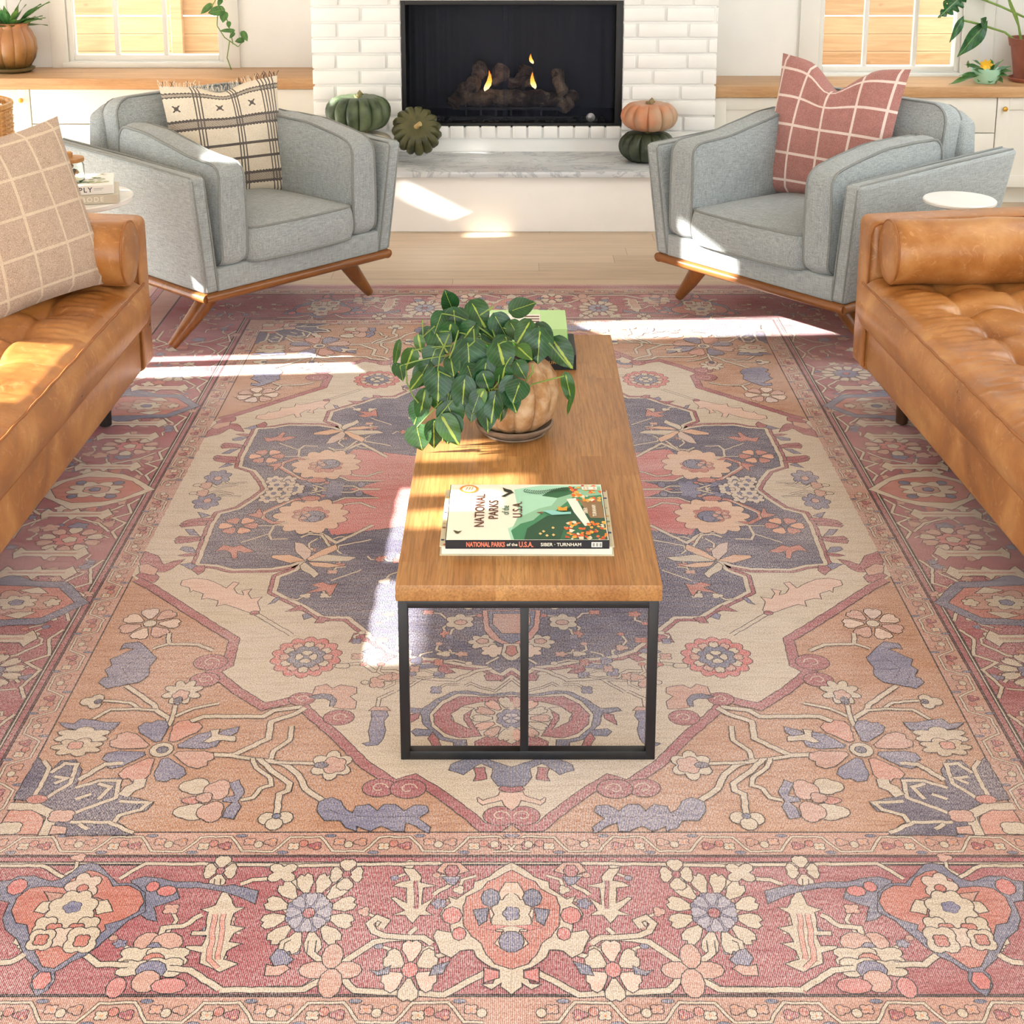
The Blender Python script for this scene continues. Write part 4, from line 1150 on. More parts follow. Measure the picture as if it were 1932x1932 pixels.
M_leather = leather('tan_leather'); M_seam = plain('leather_piping', '#a3642c', .5, vary=.12, scale=30)
M_walnut = wood('walnut_stain', '#74451f', '#935c2c', 'z', 1.5, .32); M_rail = wood('walnut_rail', '#74451f', '#98602f', 'x', 1.5, .32)

def put(mbs, names, mats, parent):
    out = []
    for b, n, m in zip(mbs, names, mats): out.append(b.build(n, m, parent, smooth=60))
    return out
def cushion_part(name, parent, mat, pipe_mat, *a, **k):
    b, p = pad(*a, **k)
    o = b.build(name, mat, parent, smooth=60)
    if p.v: p.build('piping', pipe_mat, o, smooth=60)
    return o

# ================================================================ ARMCHAIRS
def armchair(label, loc, rz, W=.86, seed=0):
    r = thing('armchair', label, 'armchair', loc, rz, 'grey linen armchairs beside the fireplace')
    hw = W/2; D_ = .84; FL = .052; zf, zt = .228, .645
    flare = lambda x, z: x*(1+.14*max(0, (z-zf))/.42)
    # wooden plinth rail with rounded edges
    q = MB()
    q.tube([(-hw+.005, .012, .212), (hw-.005, .012, .212)], .021, 12); q.tube([(-hw+.012, .0, .212), (-hw+.012, D_, .212)], .021, 12)
    q.tube([(hw-.012, .0, .212), (hw-.012, D_, .212)], .021, 12); q.tube([(-hw, D_-.01, .212), (hw, D_-.01, .212)], .021, 12)
    q.box(-hw+.02, hw-.02, .02, D_-.02, .196, .228, .004)
    q.warp(lambda x, y, z: Vector((x, y, .212+(z-.212)*.85)))
    q.build('base_rail', M_rail, r)
    for sx in (-1, 1):
        for (y0, y1) in ((.13, .17), (D_-.12, D_-.02)):
            q = MB(); q.tube([(sx*(hw-.13), y0, .200), (sx*(hw-.045), (y0+y1)/2, .10), (sx*(hw+.035), y1, .014)], [.036, .028, .0175], 16)
            q.build('leg', M_walnut, r)
    # arm shells, leaning outwards
    for sx in (-1, 1):
        q = MB(); q.prism([(0, zf), (D_-.01, zf), (D_+.05, zt+.015), (.45, zt+.01), (-.02, zt)], 'x', hw-.065, hw, .016, 3)
        q.warp(lambda x, y, z: Vector((sx*(x+(FL*(z-zf)/.42)), y, z)))
        if sx < 0: q.f = [f[::-1] for f in q.f]; q.uv = [u[::-1] for u in q.uv]
        a = q.build('arm_shell', M_linen, r, smooth=50)
        p = MB()
        for xo in (hw-.056, hw-.012):
            p.tube([(sx*(xo+FL*(z-zf)/.42), y, z) for (y, z) in ((.000, zf+.01), (-.011, .45), (-.016, zt-.012), (-.004, zt-.001), (.45, zt+.012), (D_+.03, zt+.016))], .0038, 6)
        p.build('piping', M_pipe, a)
    # front rail, deck and back shell
    q = MB(); q.box(-hw+.055, hw-.055, .0, .05, zf, .312, .008, 2); q.box(-hw+.06, hw-.06, .04, D_-.1, zf, .300, .004); q.build('seat_frame', M_linen, r, smooth=50)
    q = MB(); bw = hw-.105
    prof = [(-bw, zf), (bw, zf), (bw+.03, .62), (bw+.01, .745), (bw-.06, .782), (-bw+.06, .782), (-bw-.01, .745), (-bw-.03, .62)]
    q.prism(prof, 'y', .690, .775, .022, 3)
    q.warp(lambda x, y, z: Vector((x, y+.16*max(0, z-.3), z)))
    b = q.build('back_shell', M_linen, r, smooth=50)
    # cushions
    sw = W-.13-.25
    cushion_part('seat_cushion', r, M_linen, M_pipe, sw+.012, .64, .060, .034, rc=.05, pipe=.0045, bulge=.012, crown2=.004, wr=.002, seed=seed,
                 M=Matrix.Translation((0, .300, .366)) @ Matrix.Rotation(math.radians(-1.5), 4, 'X'),
                 warp=lambda x, y, z: Vector((x, y-.012*math.cos(x/sw*PI)*(1 if y < -.2 else 0), z)))
    for sx in (-1, 1):
        def wp(x, y, z, sx=sx):
            # x runs front-back, y up, z thickness
            k = (y+.18)/.36
            yy = y + (.055*((x+.31)/.62) + .012*math.sin(9*x+seed+sx) )*max(0, k)
            if k > .8: yy += .006*math.sin(38*x+seed*3)*(1-abs(z)/.06)
            return Vector((x, yy, z*(1+.10*math.sin(PI*min(1, max(0, k))))))
        cushion_part('arm_cushion', r, M_linen, M_pipe, .61, .365, .050, .016, rc=.05, pipe=.0045, bulge=.010, wr=.004, seed=seed+sx, n=22, warp=wp,
                     M=Matrix(((0, 0, 1, sx*(hw-.128)), (1, 0, 0, .300), (0, 1, 0, .492), (0, 0, 0, 1))) if sx > 0 else Matrix(((0, 0, 1, sx*(hw-.128)), (1, 0, 0, .300), (0, 1, 0, .492), (0, 0, 0, 1))))
    cushion_part('back_cushion', r, M_linen, M_pipe, W-.235, .44, .050, .030, rc=.07, pipe=.0045, bulge=.010, wr=.004, seed=seed+5, n=22,
                 M=Matrix.Translation((0, .700, .592)) @ Matrix.Rotation(math.radians(90-10), 4, 'X'))
    return r
armchair('grey linen armchair left of the fireplace, holding the cream and black patterned cushion', (-.757, 5.17, RZ+.003), math.radians(46.5), .85, 1)
armchair('grey linen armchair right of the fireplace, holding the pink windowpane check cushion', (.832, 5.085, RZ+.003), math.radians(-50.5), .89, 7)

# ================================================================ SOFAS
def sofa(label, loc, rz, s, leg_mat, L=2.35, seed=0):
    """s = +1: front faces -x (sofa stands on the right), s = -1 mirrored"""
    r = thing('leather_sofa', label, 'sofa', loc, rz, 'tan leather sofas facing each other')
    def fin(q):
        if s < 0:
            q.v = [(-x, y, z) for x, y, z in q.v]; q.f = [f[::-1] for f in q.f]; q.uv = [u[::-1] for u in q.uv]
        return q
    q = MB(); q.box(.004, .86, -L+.13, -.13, .135, .285, .022, 3)
    q.warp(lambda x, y, z: Vector((x+.004*math.sin(5*y+seed)*(x < .1), y, z)))
    fin(q).build('base_frame', M_leather, r, smooth=50)
    for y0, y1 in ((-.135, 0), (-L, -L+.135)):
        q = MB(); q.box(0, .88, y0, y1, .130, .612, .026, 4)
        q.warp(lambda x, y, z: Vector((x-.0, y, z+(.035*x if z > .4 else 0))))
        a = fin(q).build('arm', M_leather, r, smooth=50)
        p = MB(); yy = (y0+.006 if y0 > -1 else y1-.006); zt = .604
        ring = [(.003, yy, .15), (.001, yy, .57), (.012, yy, zt-.006), (.03, yy, zt+.004), (.86, yy, zt+.034)]
        p.tube(ring, .0035, 6)
        fin(p).build('piping', M_seam, a)
    q = MB(); q.box(.70, .90, -L+.13, -.13, .20, .710, .04, 4); q.warp(lambda x, y, z: Vector((x+.12*max(0, z-.4), y, z))); fin(q).build('backrest', M_leather, r, smooth=50)
    # tufted seat
    W = .74; y0, y1 = -L+.14, -.137; zt = .436; zb = .290
    px = [.17+.185*i for i in range(4)]; py = [y1-.16-.205*j for j in range(11)]
    rn = random.Random(seed)
    def hgt(x, y):
        h = zt + .020*(1-abs(2*x/W-1)**4)
        d = 0
        for X in px: d += .012*math.exp(-((x-X)/.011)**2)
        inside = 1/(1+math.exp(-(x-px[0]+.015)/.02))
        for Y in py: d += .012*math.exp(-((y-Y)/.011)**2)*(.25+.75*inside)
        for X in px:
            for Y in py:
                r2 = (x-X)**2+(y-Y)**2
                if r2 < .02: d += .026*math.exp(-r2/.0022)
        # pulled folds between the buttons and the front edge
        if x < px[0]+.05:
            for Y in py:
                dy = y-Y; k = max(0, (px[0]-x)/px[0])
                if abs(dy) < .14:
                    d += .0035*math.sin(dy*150+3*Y)*math.exp(-(dy/.07)**2)*math.sin(PI*min(1, k*1.1))
        d += .0015*math.sin(31*x+17*y)+.001*math.sin(53*y-20*x)
        return h-d
    nu, nv = 96, 300
    q = MB(); prof_n = 10
    def fn(u, v):
        y = y0+(y1-y0)*v
        # u: 0..0.16 climbs the front face, then the top
        t = u
        if t < .12:
            k = t/.12; z = zb+(zt-.012-zb)*k; x = -.012-.022*math.sin(PI*k)**.8
            return Vector((x, y, z))
        k = (t-.12)/.88; x = -.014+(W+.014)*k**1.15
        e = min(1, (x+.014)/.03)
        z = zt-.012+(hgt(max(x, 0), y)-zt+.012)*math.sin(e*PI/2)
        ye = min(1, (y1-y)/.03, (y-y0)/.03); z -= .02*(1-math.sin(max(0, ye)*PI/2))
        return Vector((x, y, z))
    q.grid(fn, nu, nv, flip=True)
    q.box(-.010, W, y0, y1, zb, zb+.03, .01, 2)
    q.box(.0, W, y1-.012, y1, zb, zt-.03, .003); q.box(.0, W, y0, y0+.012, zb, zt-.03, .003)
    sc = fin(q).build('seat_cushion', M_leather, r, smooth=80)
    p = MB(); p.tube([(-.017, y0+(y1-y0)*i/60, zt-.012+.0015*math.sin(i*1.7)) for i in range(61)], .0034, 6)
    p.tube([(-.013, y0+(y1-y0)*i/60, zb+.004) for i in range(61)], .0034, 6)
    fin(p).build('piping', M_seam, sc)
    for (x, y) in ((.10, -.24), (.80, -.24), (.10, -L+.24), (.80, -L+.24)):
        q = MB(); q.lathe([(.0165, .004), (.0185, .006), (.0205, .134), (.0, .134)], 20); fin(q).build('leg', leg_mat, r, loc=(s*x, y, 0))
    return r
M_dkwood = wood('dark_walnut_leg', '#2c190c', '#4f2f18', 'z', 1.5, .35); M_dark = plain('black_leg', '#17120f', .5, vary=.2)
SL = (-1.135, 4.475); SR = (1.084, 4.49)
RL_, RR_ = math.radians(-.95), math.radians(3.0)
sofa('tan leather sofa on the left, with the beige checked cushion on its tufted seat', (SL[0], SL[1], RZ+.003), RL_, -1, M_dark, seed=1)
sofa('tan leather sofa on the right, with only a leather bolster on its tufted seat', (SR[0], SR[1], RZ+.003), RR_, 1, M_dkwood, seed=2)
def loc_of(base, rz, x, y, z): return (base[0]+x*math.cos(rz)-y*math.sin(rz), base[1]+x*math.sin(rz)+y*math.cos(rz), z)
# bolsters: things of their own, lying against the far arms
def bolster(label, base, rz, s, x0, x1, yc, zc, r):
    o = thing('bolster_cushion', label, 'bolster', loc_of(base, rz, s*x0, yc, zc), rz, 'leather bolsters against the sofa arms')
    q = MB(); n = 40; L = x1-x0; vs = []
    prof = [(r*.0, 0), (r*.55, -.002), (r*.93, .0), (r*1.0, .006)] + [(r*(1.0+.03*math.sin(PI*k/14)+.008*math.sin(k*2.3)), L*k/14+.006) for k in range(1, 14)] + [(r, L), (r*.9, L+.006), (0, L+.006)]
    q.lathe(prof, n)
    rn = random.Random(4)
    q.warp(lambda x, y, z: Vector((s*z, y*1.0+.002*math.sin(20*z+8*x), x+.002*math.sin(23*z+5*y)-(.006*math.exp(-((x+r)/.03)**2)))))
    if s < 0: pass
    b = q.build('bolster_body', M_leather, o, smooth=50)
    p = MB(); p.tube([(s*.005, r*1.0*math.cos(a), r*1.0*math.sin(a)) for a in [2*PI*k/36 for k in range(36)]], .0036, 6, closed=True); p.build('piping', M_seam, b)
bolster('round tan leather bolster against the far arm of the left sofa, behind the beige cushion', SL, RL_, -1, -.012, .72, -.240, .556, .094)
bolster('round tan leather bolster against the far arm of the right sofa', SR, RR_, 1, .022, .72, -.240, .556, .094)

# ================================================================ THROW CUSHIONS
def cloth(name, base, fn, rough=.95, weave=500):
    m = NT(name, rough, .1)
    uv = m.add('UVMap'); s = m.sep(uv.outputs['UV'])
    vv = m.coord(); n = m.noise(vv, weave, 2, .5); n2 = m.noise(vv, 40, 3)
    c = fn(m, s[0], s[1], n)
    c = m.mix(.35, c, m.ramp(m.math('ADD', m.math('MULTIPLY', n, .7), m.math('MULTIPLY', n2, .3)), [(.3, .25), (.7, .75)]), 'OVERLAY')
    m.color(c); m.bump(n, .3, .002); m.b.inputs['Sheen Weight'].default_value = .2
    return m.m
def stripes(m, c, coord, poss, w, soft=0):
    tot = None
    for p in poss:
        d = m.math('ABSOLUTE', m.math('SUBTRACT', coord, p))
        k = m.math('LESS_THAN', d, w)
        tot = k if tot is None else m.math('MAXIMUM', tot, k)
    return tot
def throw(label, cat_group, centre, rz, tilt, w, h, T, mat, dent=0, roll=0, name='throw_cushion', warp=None, extra=None):
    o = thing(name, label, 'cushion', centre, rz, cat_group)
    q = pillow(w, h, T, dent=dent, warp=warp)
    b = q.build('cushion_cover', mat, o, smooth=80, weld=False)
    M = Matrix.Rotation(roll, 4, 'Y')
    b.rotation_euler = (-tilt, roll, 0)
    if extra: extra(o, b, w, h)
    return o
# pink windowpane check
def f_pink(m, u, v, n):
    c = m.ramp(n, [(.35, '#9a6862'), (.6, '#b6847c')])
    k = m.math('MAXIMUM', stripes(m, c, u, (.05, .275, .50, .725, .95), .0085), stripes(m, c, v, (.10, .30, .50, .70, .90), .0095))
    return m.mix(m.math('MULTIPLY', k, .85), c, '#ecdcd2')
throw('dusty pink cushion with a white windowpane check on the right armchair', None, (1.195, 5.475, .690), math.radians(-44), math.radians(15), .55, .54, .15,
      cloth('pink_check_cloth', None, f_pink), dent=.10, roll=math.radians(1))
# beige windowpane check
def f_beige(m, u, v, n):
    c = m.ramp(n, [(.35, '#a8907c'), (.62, '#c9b4a2')])
    k = m.math('MAXIMUM', stripes(m, c, u, (.03, .25, .47, .69, .91), .008), stripes(m, c, v, (.10, .31, .52, .73, .94), .008))
    return m.mix(m.math('MULTIPLY', k, .6), c, '#e3d6bd')
throw('beige cushion with a thin cream check leaning at the far end of the left sofa', None, (-1.395, 4.03, .700), math.radians(55), math.radians(17), .50, .51, .16,
      cloth('beige_check_cloth', None, f_beige), roll=math.radians(-4))
# cream and black woven stripe with fringe
def f_ind(m, u, v, n):
    c = m.ramp(n, [(.3, '#d8cab2'), (.6, '#ece2cf')])
    ink_ = '#3a3338'
    cols = stripes(m, c, u, (.235, .262, .289, .555, .580, .605, .83, .86, .89, .92, .95), .0055)
    rows = stripes(m, c, v, (.46, .34), .011)
    # wide toothed bands
    saw = m.math('ABSOLUTE', m.math('SUBTRACT', m.math('FRACT', m.math('MULTIPLY', u, 34.0)), .5))
    def bandf(v0, hw):
        d = m.math('ABSOLUTE', m.math('SUBTRACT', v, v0))
        edge = m.math('ADD', m.math('MULTIPLY', saw, .018), hw)
        ins = m.math('LESS_THAN', d, edge)
        zig = m.math('GREATER_THAN', m.math('FRACT', m.math('ADD', m.math('MULTIPLY', u, 48.0), m.math('MULTIPLY', v, 90.0))), .42)
        core = m.math('LESS_THAN', d, hw*.62)
        return m.math('MULTIPLY', ins, m.math('MAXIMUM', m.math('SUBTRACT', 1.0, core), zig))
    rows = m.math('MAXIMUM', rows, m.math('MAXIMUM', bandf(.655, .042), m.math('MAXIMUM', bandf(.165, .050), bandf(.915, .018))))
    # small crossed motifs
    def motif(u0, v0):
        du = m.math('ABSOLUTE', m.math('SUBTRACT', u, u0)); dv = m.math('ABSOLUTE', m.math('SUBTRACT', v, v0))
        bx1 = m.math('MULTIPLY', m.math('LESS_THAN', du, .030), m.math('LESS_THAN', dv, .028))
        x = m.math('LESS_THAN', m.math('ABSOLUTE', m.math('SUBTRACT', du, dv)), .009)
        cc = m.math('LESS_THAN', m.math('ADD', du, dv), .020)
        return m.math('MULTIPLY', bx1, m.math('MAXIMUM', x, cc))
    k = m.math('MAXIMUM', m.math('MAXIMUM', cols, rows), m.math('MAXIMUM', motif(.43, .80), m.math('MAXIMUM', motif(.72, .80), motif(.08, .80))))
    return m.mix(m.math('MULTIPLY', k, .88), c, ink_)
def fringe(o, b, w, h):
    q = MB(); rn = random.Random(9)
    for i in range(90):
        a = -1+2*i/89; x = a*w/2*.985; z0 = h/2*(1-.07*(1-a*a))-.03*.69*math.exp(-(a/.33)**2)
        col = '#3a3338' if (a > .62 or abs(a-.1) < .03 or rn.random() < .1) else '#e6dcc8'
        l = rn.uniform(.012, .026); dx = rn.uniform(-.012, .012)
        q.tube([(x, 0, z0-.004), (x+dx*.5, rn.uniform(-.006, .006), z0+l*.6), (x+dx, rn.uniform(-.012, .012), z0+l)], .0011, 4, col=col)
    q.build('fringe', attr_mat('fringe_yarn', .95), b)
throw('cream cushion with black woven stripes and fringe on the left armchair', None, (-1.085, 5.565, .640), math.radians(30), math.radians(13), .47, .46, .13,
      cloth('woven_stripe_cloth', None, f_ind), dent=.03, roll=math.radians(-1), extra=fringe)
# ================================================================ COFFEE TABLE
TX0, TX1, TY0, TY1, TZ = -.2176, .2828, 2.518, 4.008, .375
def table_wood():
    m = NT('table_oak', .40, .45)
    xyz = m.sep(m.coord()); row = m.math('FLOOR', m.math('MULTIPLY', m.math('ADD', xyz[0], .5), 1/.0625))
    wn = m.add('TexWhiteNoise', noise_dimensions='1D'); m.l.new(row, wn.inputs['W'])
    seg = m.math('FLOOR', m.math('ADD', m.math('MULTIPLY', xyz[1], 1.6), m.math('MULTIPLY', wn.outputs['Value'], 9.0)))
    w2 = m.add('TexWhiteNoise', noise_dimensions='1D'); m.l.new(m.math('ADD', m.math('MULTIPLY', seg, 3.1), m.math('MULTIPLY', row, 17.3)), w2.inputs['W'])
    off = m.math('MULTIPLY', w2.outputs['Value'], 20.0)
    cb = m.add('CombineXYZ'); m.l.new(m.math('MULTIPLY', xyz[0], 16.0), cb.inputs[0]); m.l.new(m.math('ADD', m.math('MULTIPLY', xyz[1], 1.5), off), cb.inputs[1]); m.l.new(m.math('MULTIPLY', xyz[2], 16.0), cb.inputs[2])
    n = m.noise(cb.outputs[0], 1.6, 5, .6, .7); 
    rings = m.math('FRACT', m.math('MULTIPLY', n, 9.0))
    c = m.mix(m.ramp(n, [(.3, 0.0), (.7, 1.0)]), '#bf8f58', '#a37240')
    c = m.mix(m.math('MULTIPLY', m.ramp(rings, [(.0, 1.0), (.20, 0.0)]), .45), c, '#80522a')
    c = m.mix(m.ramp(w2.outputs['Value'], [(.0, 0.0), (1.0, .55)]), c, '#935f31')
    fine = m.noise(m.coord((260, 9, 260)), 1.0, 2, .6)
    c = m.mix(.42, c, m.ramp(fine, [(.35, .25), (.6, 1.0)]), 'MULTIPLY')
    k = m.noise(m.coord((7, 3.2, 7), loc=(.3, .7, 0)), 1.0, 0); c = m.mix(m.ramp(k, [(.795, 0.0), (.83, .9)]), c, '#4a2a12')
    m.color(c); m.bump(fine, .06, .001); return m.m
M_iron = plain('black_powder_coat', '#17181b', .45, vary=.2, scale=40)
cxT, cyT = (TX0+TX1)/2, (TY0+TY1)/2
tb = thing('coffee_table', 'long oak coffee table on black metal frame legs in the middle of the rug', 'coffee table', (cxT, cyT, RZ+.0015))
hx, hy = (TX1-TX0)/2, (TY1-TY0)/2
q = MB(); q.box(-hx, hx, -hy, hy, TZ-.034-RZ, TZ-RZ, .003, 2); q.build('tabletop', table_wood(), tb)
for y in (-hy+.003, hy-.023):
    q = MB(); z1 = TZ-.0345-RZ; b = .0185; x0, x1 = -hx+.004, hx-.006
    q.box(x0, x0+b, y, y+.02, 0, z1, .0015); q.box(x1-b, x1, y, y+.02, 0, z1, .0015)
    q.box(x0+b-.001, x1-b+.001, y, y+.02, z1-b*.8, z1, .0015); q.box(x0+b-.001, x1-b+.001, y, y+.02, 0, b, .0015)
    q.box(-.016, .000, y+.001, y+.019, b-.001, z1-b*.8+.001, .0015)
    q.build('frame_leg', M_iron, tb)

# ================================================================ BOOKS
M_book = attr_mat('book_print', .5, .5, .02); M_page = plain('book_pages', '#ece6d8', .8, vary=.05, scale=300)
def book(label, w, d, t, loc, rz, cover, spine, group=None, art=None, spine_art=None, spine_front=True, name='book'):
    """w along local x, d along y, t thick; spine along the front (y=-d/2) or fore edge to the front"""
    o = thing(name, label, 'book', loc, rz, group)
    c = .0022; q = MB(); s = -1 if spine_front else 1
    ys = s*d/2
    q.box(-w/2, w/2, -d/2, d/2, 0, c, .0006, 1, cover); q.box(-w/2, w/2, -d/2, d/2, t-c, t, .0006, 1, cover)
    y0, y1 = (ys, ys+c) if s < 0 else (ys-c, ys)
    q.box(-w/2, w/2, y0, y1, c*.4, t-c*.4, .0006, 1, spine)
    if spine_art: spine_art(q, w, d, t)
    if art: art(q, w, d, t)
    q.build('cover', M_book, o, smooth=40)
    q = MB(); f0, f1 = (-d/2+c+.001, d/2-.004) if s < 0 else (-d/2+.004, d/2-c-.001)
    q.box(-w/2+.004, w/2-.004, f0, f1, c, t-c); q.build('pages', M_page, o, smooth=0)
    return o
def top_poly(q, pts, z, col): 
    ar = sum(pts[i][0]*pts[(i+1) % len(pts)][1]-pts[(i+1) % len(pts)][0]*pts[i][1] for i in range(len(pts)))
    if ar < 0: pts = pts[::-1]
    q.add([(x, y, z) for x, y in pts], [tuple(range(len(pts)))], col)
zt_ = TZ+.001
# lower picture book, fore edge towards the camera
A = at(830, 1051, TZ); B = at(1160, 1053, TZ)
def art_lower(q, w, d, t):
    rn = random.Random(1)
    for k in range(26):
        x = rn.uniform(-w/2, w/2); y = rn.choice([-d/2+.006, d/2-.006]) if k % 2 else rn.uniform(-d/2, d/2)
        if k % 2 == 0: x = -w/2+.005 if k % 4 else w/2-.006
        r = rn.uniform(.002, .005); cl = rn.choice(['#c9553a', '#6f8c5a', '#3c4c6a', '#d8a03a', '#8a5a3a'])
        top_poly(q, [(min(w/2, max(-w/2, x+r*math.cos(a))), min(d/2, max(-d/2, y+r*math.sin(a)))) for a in [i*PI/3 for i in range(6)]], t+.0003, cl)
wB = (B-A).length
book('cream picture book lying under the national parks book on the coffee table', wB, .262, .021, ((A.x+B.x)/2, A.y+.133, zt_), math.radians(-.4), '#cfc6a8', '#b9b08f', art=art_lower, spine_front=False)
# National Parks book
A = at(840, 1037, TZ+.022); B = at(1150, 1037, TZ+.022); wN = (B-A).length
def art_np(q, w, d, t):
    e = t+.0002; s = [0]
    def T(u, v): return (-w/2+u*w, d/2-v*d)       # u right, v down in the photo
    def lay(pts, col):
        s[0] += 1; top_poly(q, [T(*p) for p in pts], e+s[0]*.000008, col)
    lay([(.005, .005), (.995, .005), (.995, .995), (.005, .995)], '#f3efdd')
    lay([(.42, .10), (.60, .02), (.99, .02), (.99, .99), (.40, .99), (.38, .80), (.47, .70), (.44, .40)], '#a9dcc2')
    lay([(.44, .62), (.50, .55), (.58, .45), (.66, .40), (.72, .20), (.82, .08), (.99, .05), (.99, .7), (.40, .85)], '#8fc2a0')
    lay([(.40, .84), (.46, .72), (.54, .66), (.60, .52), (.68, .50), (.75, .35), (.80, .25), (.99, .2), (.99, .99), (.42, .99)], '#3f8760')
    lay([(.48, .99), (.50, .80), (.56, .70), (.63, .58), (.70, .56), (.78, .42), (.84, .40), (.99, .4), (.99, .99)], '#1e4f36')
    lay([(.60, .22), (.66, .12), (.74, .06), (.82, .05), (.80, .18), (.70, .26)], '#2f6a45')
    lay([(.76, .28), (.82, .26), (.86, .50), (.90, .74), (.86, .76), (.80, .52)], '#f1efe2')
    lay([(.84, .30), (.98, .26), (.99, .62), (.90, .62)], '#8d6f4a')
    lay([(.70, .99), (.74, .74), (.80, .66), (.84, .84), (.80, .99)], '#2d6b4a')
    rn = random.Random(6)
    for k in range(120):
        u, v = (rn.uniform(.76, .985), rn.uniform(.03, .32)) if k % 2 else (rn.uniform(.74, .985), rn.uniform(.70, .985))
        if k % 2 and u < .80 and v > .15: continue
        r = rn.uniform(.014, .034); n = 8
        lay([(min(.993, u+r*.7*math.cos(2*PI*i/n)*rr9), min(.99, max(.01, v+r*1.1*math.sin(2*PI*i/n)*rr9))) for i in range(n) for rr9 in (rn.uniform(.45, 1.0),)], rn.choice(['#ee8a2a', '#e5641e', '#f6b04a', '#e8e0c8', '#c84a20']))
    for k in range(20):
        t_ = k/19; u = .48+.28*t_; v = .13+.03*math.sin(5*t_); r = .03
        for sg in (-1, 1): lay([(u, v), (u+.010, v+sg*r*.9), (u+.020, v+sg*r*1.3), (u+.012, v+sg*r*.4)], '#22452f')
    for (u, v) in ((.60, .86), (.66, .80), (.62, .93), (.66, .92), (.58, .90)): lay([(u-.010, v), (u, v-.022), (u+.012, v), (u, v+.022)], '#e6c27a')
    lay([(.60, .50), (.66, .49), (.72, .53), (.78, .52), (.78, .56), (.66, .58)], '#8fd0c8'); lay([(.70, .42), (.73, .45), (.76, .42), (.755, .50), (.70, .50)], '#e8a030'); lay([(.56, .53), (.60, .52), (.60, .56)], '#7a4a30')
    lay([(.345, .07), (.37, .10), (.40, .12), (.418, .17), (.39, .20), (.36, .25), (.335, .24), (.37, .19), (.385, .17), (.355, .14)], '#23291f')
    lay([(.045, .84), (.075, .86), (.10, .85), (.075, .90), (.10, .92), (.06, .89)], '#4a4a30')
    lay([(.865, .055), (.965, .055), (.965, .115), (.865, .115)], '#ece9dc')
    for u in (.875, .895, .94): lay([(u, .065), (u+.014, .065), (u+.014, .105), (u, .105)], '#c9c3b0')
    ring = lambda cu, cv, r, k=16: [(cu+r*math.cos(2*PI*i/k), cv+r*1.22*math.sin(2*PI*i/k)) for i in range(k)]
    lay(ring(.125, .10, .062), '#dd8a33'); lay(ring(.125, .10, .046), '#f3e9cf')
    for i in range(3): lay([(.100+.018*i, .13), (.112+.018*i, .07), (.118+.018*i, .07), (.106+.018*i, .13)], '#b9772f')
    R90 = Matrix.Rotation(PI/2, 4, 'Z')
    def tx(body, u, v, size, col, spc=1.0, sx=1.0):
        x, y = T(u, v); text_mb(body, size, .0001, Matrix.Translation((x, y, e+.0013)) @ R90, col, .0002, mb=q, sx=sx, spacing=spc)
    tx('NATIONAL', .205, .49, .0275, '#5a2b1c', 1.0, 1.12); tx('PARKS', .292, .48, .0275, '#5a2b1c', 1.0, 1.12)
    tx('of the', .368, .49, .0200, '#2f6a55', 1.0, .9); tx('U.S.A.', .445, .48, .0275, '#5a2b1c', 1.0, 1.12)
    tx('SIBER', .875, .50, .011, '#e9e2cc'); tx('TURNHAM', .93, .50, .011, '#e9e2cc')
def sp_np(q, w, d, t):
    M0 = lambda x: Matrix.Translation((x, -d/2-.0003, t*.5)) @ Matrix.Rotation(PI/2, 4, 'X')
    text_mb('NATIONAL PARKS', .0138, .0001, M0(-w*.255), '#e0785c', .0004, mb=q, sx=.66); text_mb('of the', .0088, .0001, M0(-w*.093), '#e8e2d4', .0001, mb=q)
    text_mb('U.S.A.', .0150, .0001, M0(-w*.008), '#e0785c', .0004, mb=q, sx=.76); text_mb('SIBER · TURNHAM', .0098, .0001, M0(w*.205), '#e8e2d4', .0001, mb=q)
    q.box(w*.39, w*.455, -d/2-.0006, -d/2, t*.22, t*.80, col='#dcdcd6')
    for k in range(3): q.box(w*(.397+.021*k), w*(.410+.021*k), -d/2-.0009, -d/2, t*.32, t*.7, col='#8d8d88')
book('National Parks book with green hills cover on top of the pair near the table front', wN, .262, .018, ((A.x+B.x)/2, A.y+.133, TZ+.0225), 0, '#15171d', '#15171d', art=art_np, spine_art=sp_np)
# back stack: dark compendium, bright green book, pale green book
def sp_comp(q, w, d, t):
    M0 = Matrix.Translation((w*.10, -d/2-.0003, t*.5)) @ Matrix.Rotation(PI/2, 4, 'X')
    text_mb('COMPENDIUM', .0125, .0001, M0, '#c9974e', .0001, mb=q, spacing=1.15)
    M1 = Matrix.Translation((w*.455, -d/2-.0003, t*.5)) @ Matrix.Rotation(PI/2, 4, 'X') @ Matrix.Rotation(PI/2, 4, 'Z')
    q.box(w*.445, w*.462, -d/2-.0006, -d/2, t*.25, t*.8, col='#c9974e')
P0 = at(1087, 699, TZ)
book('thick black book with gold spine lettering at the bottom of the stack behind the plant', .245, .18, .042, (P0.x-.1225, P0.y+.09, zt_), 0, '#14161c', '#14161c', 'books stacked at the far end of the table', spine_art=sp_comp)
P1 = at(1073, 662, TZ+.043)
def sp_g(q, w, d, t):
    text_mb('S', .012, .0001, Matrix.Translation((w*.44, -d/2-.0003, t*.5)) @ Matrix.Rotation(PI/2, 4, 'X'), '#e8f4d8', .0002, mb=q)
book('slim bright green book in the middle of the stack behind the plant', .225, .17, .018, (P1.x-.1125, P1.y+.085, TZ+.0435), 0, '#5fc83c', '#5fc83c', 'books stacked at the far end of the table', spine_art=sp_g)
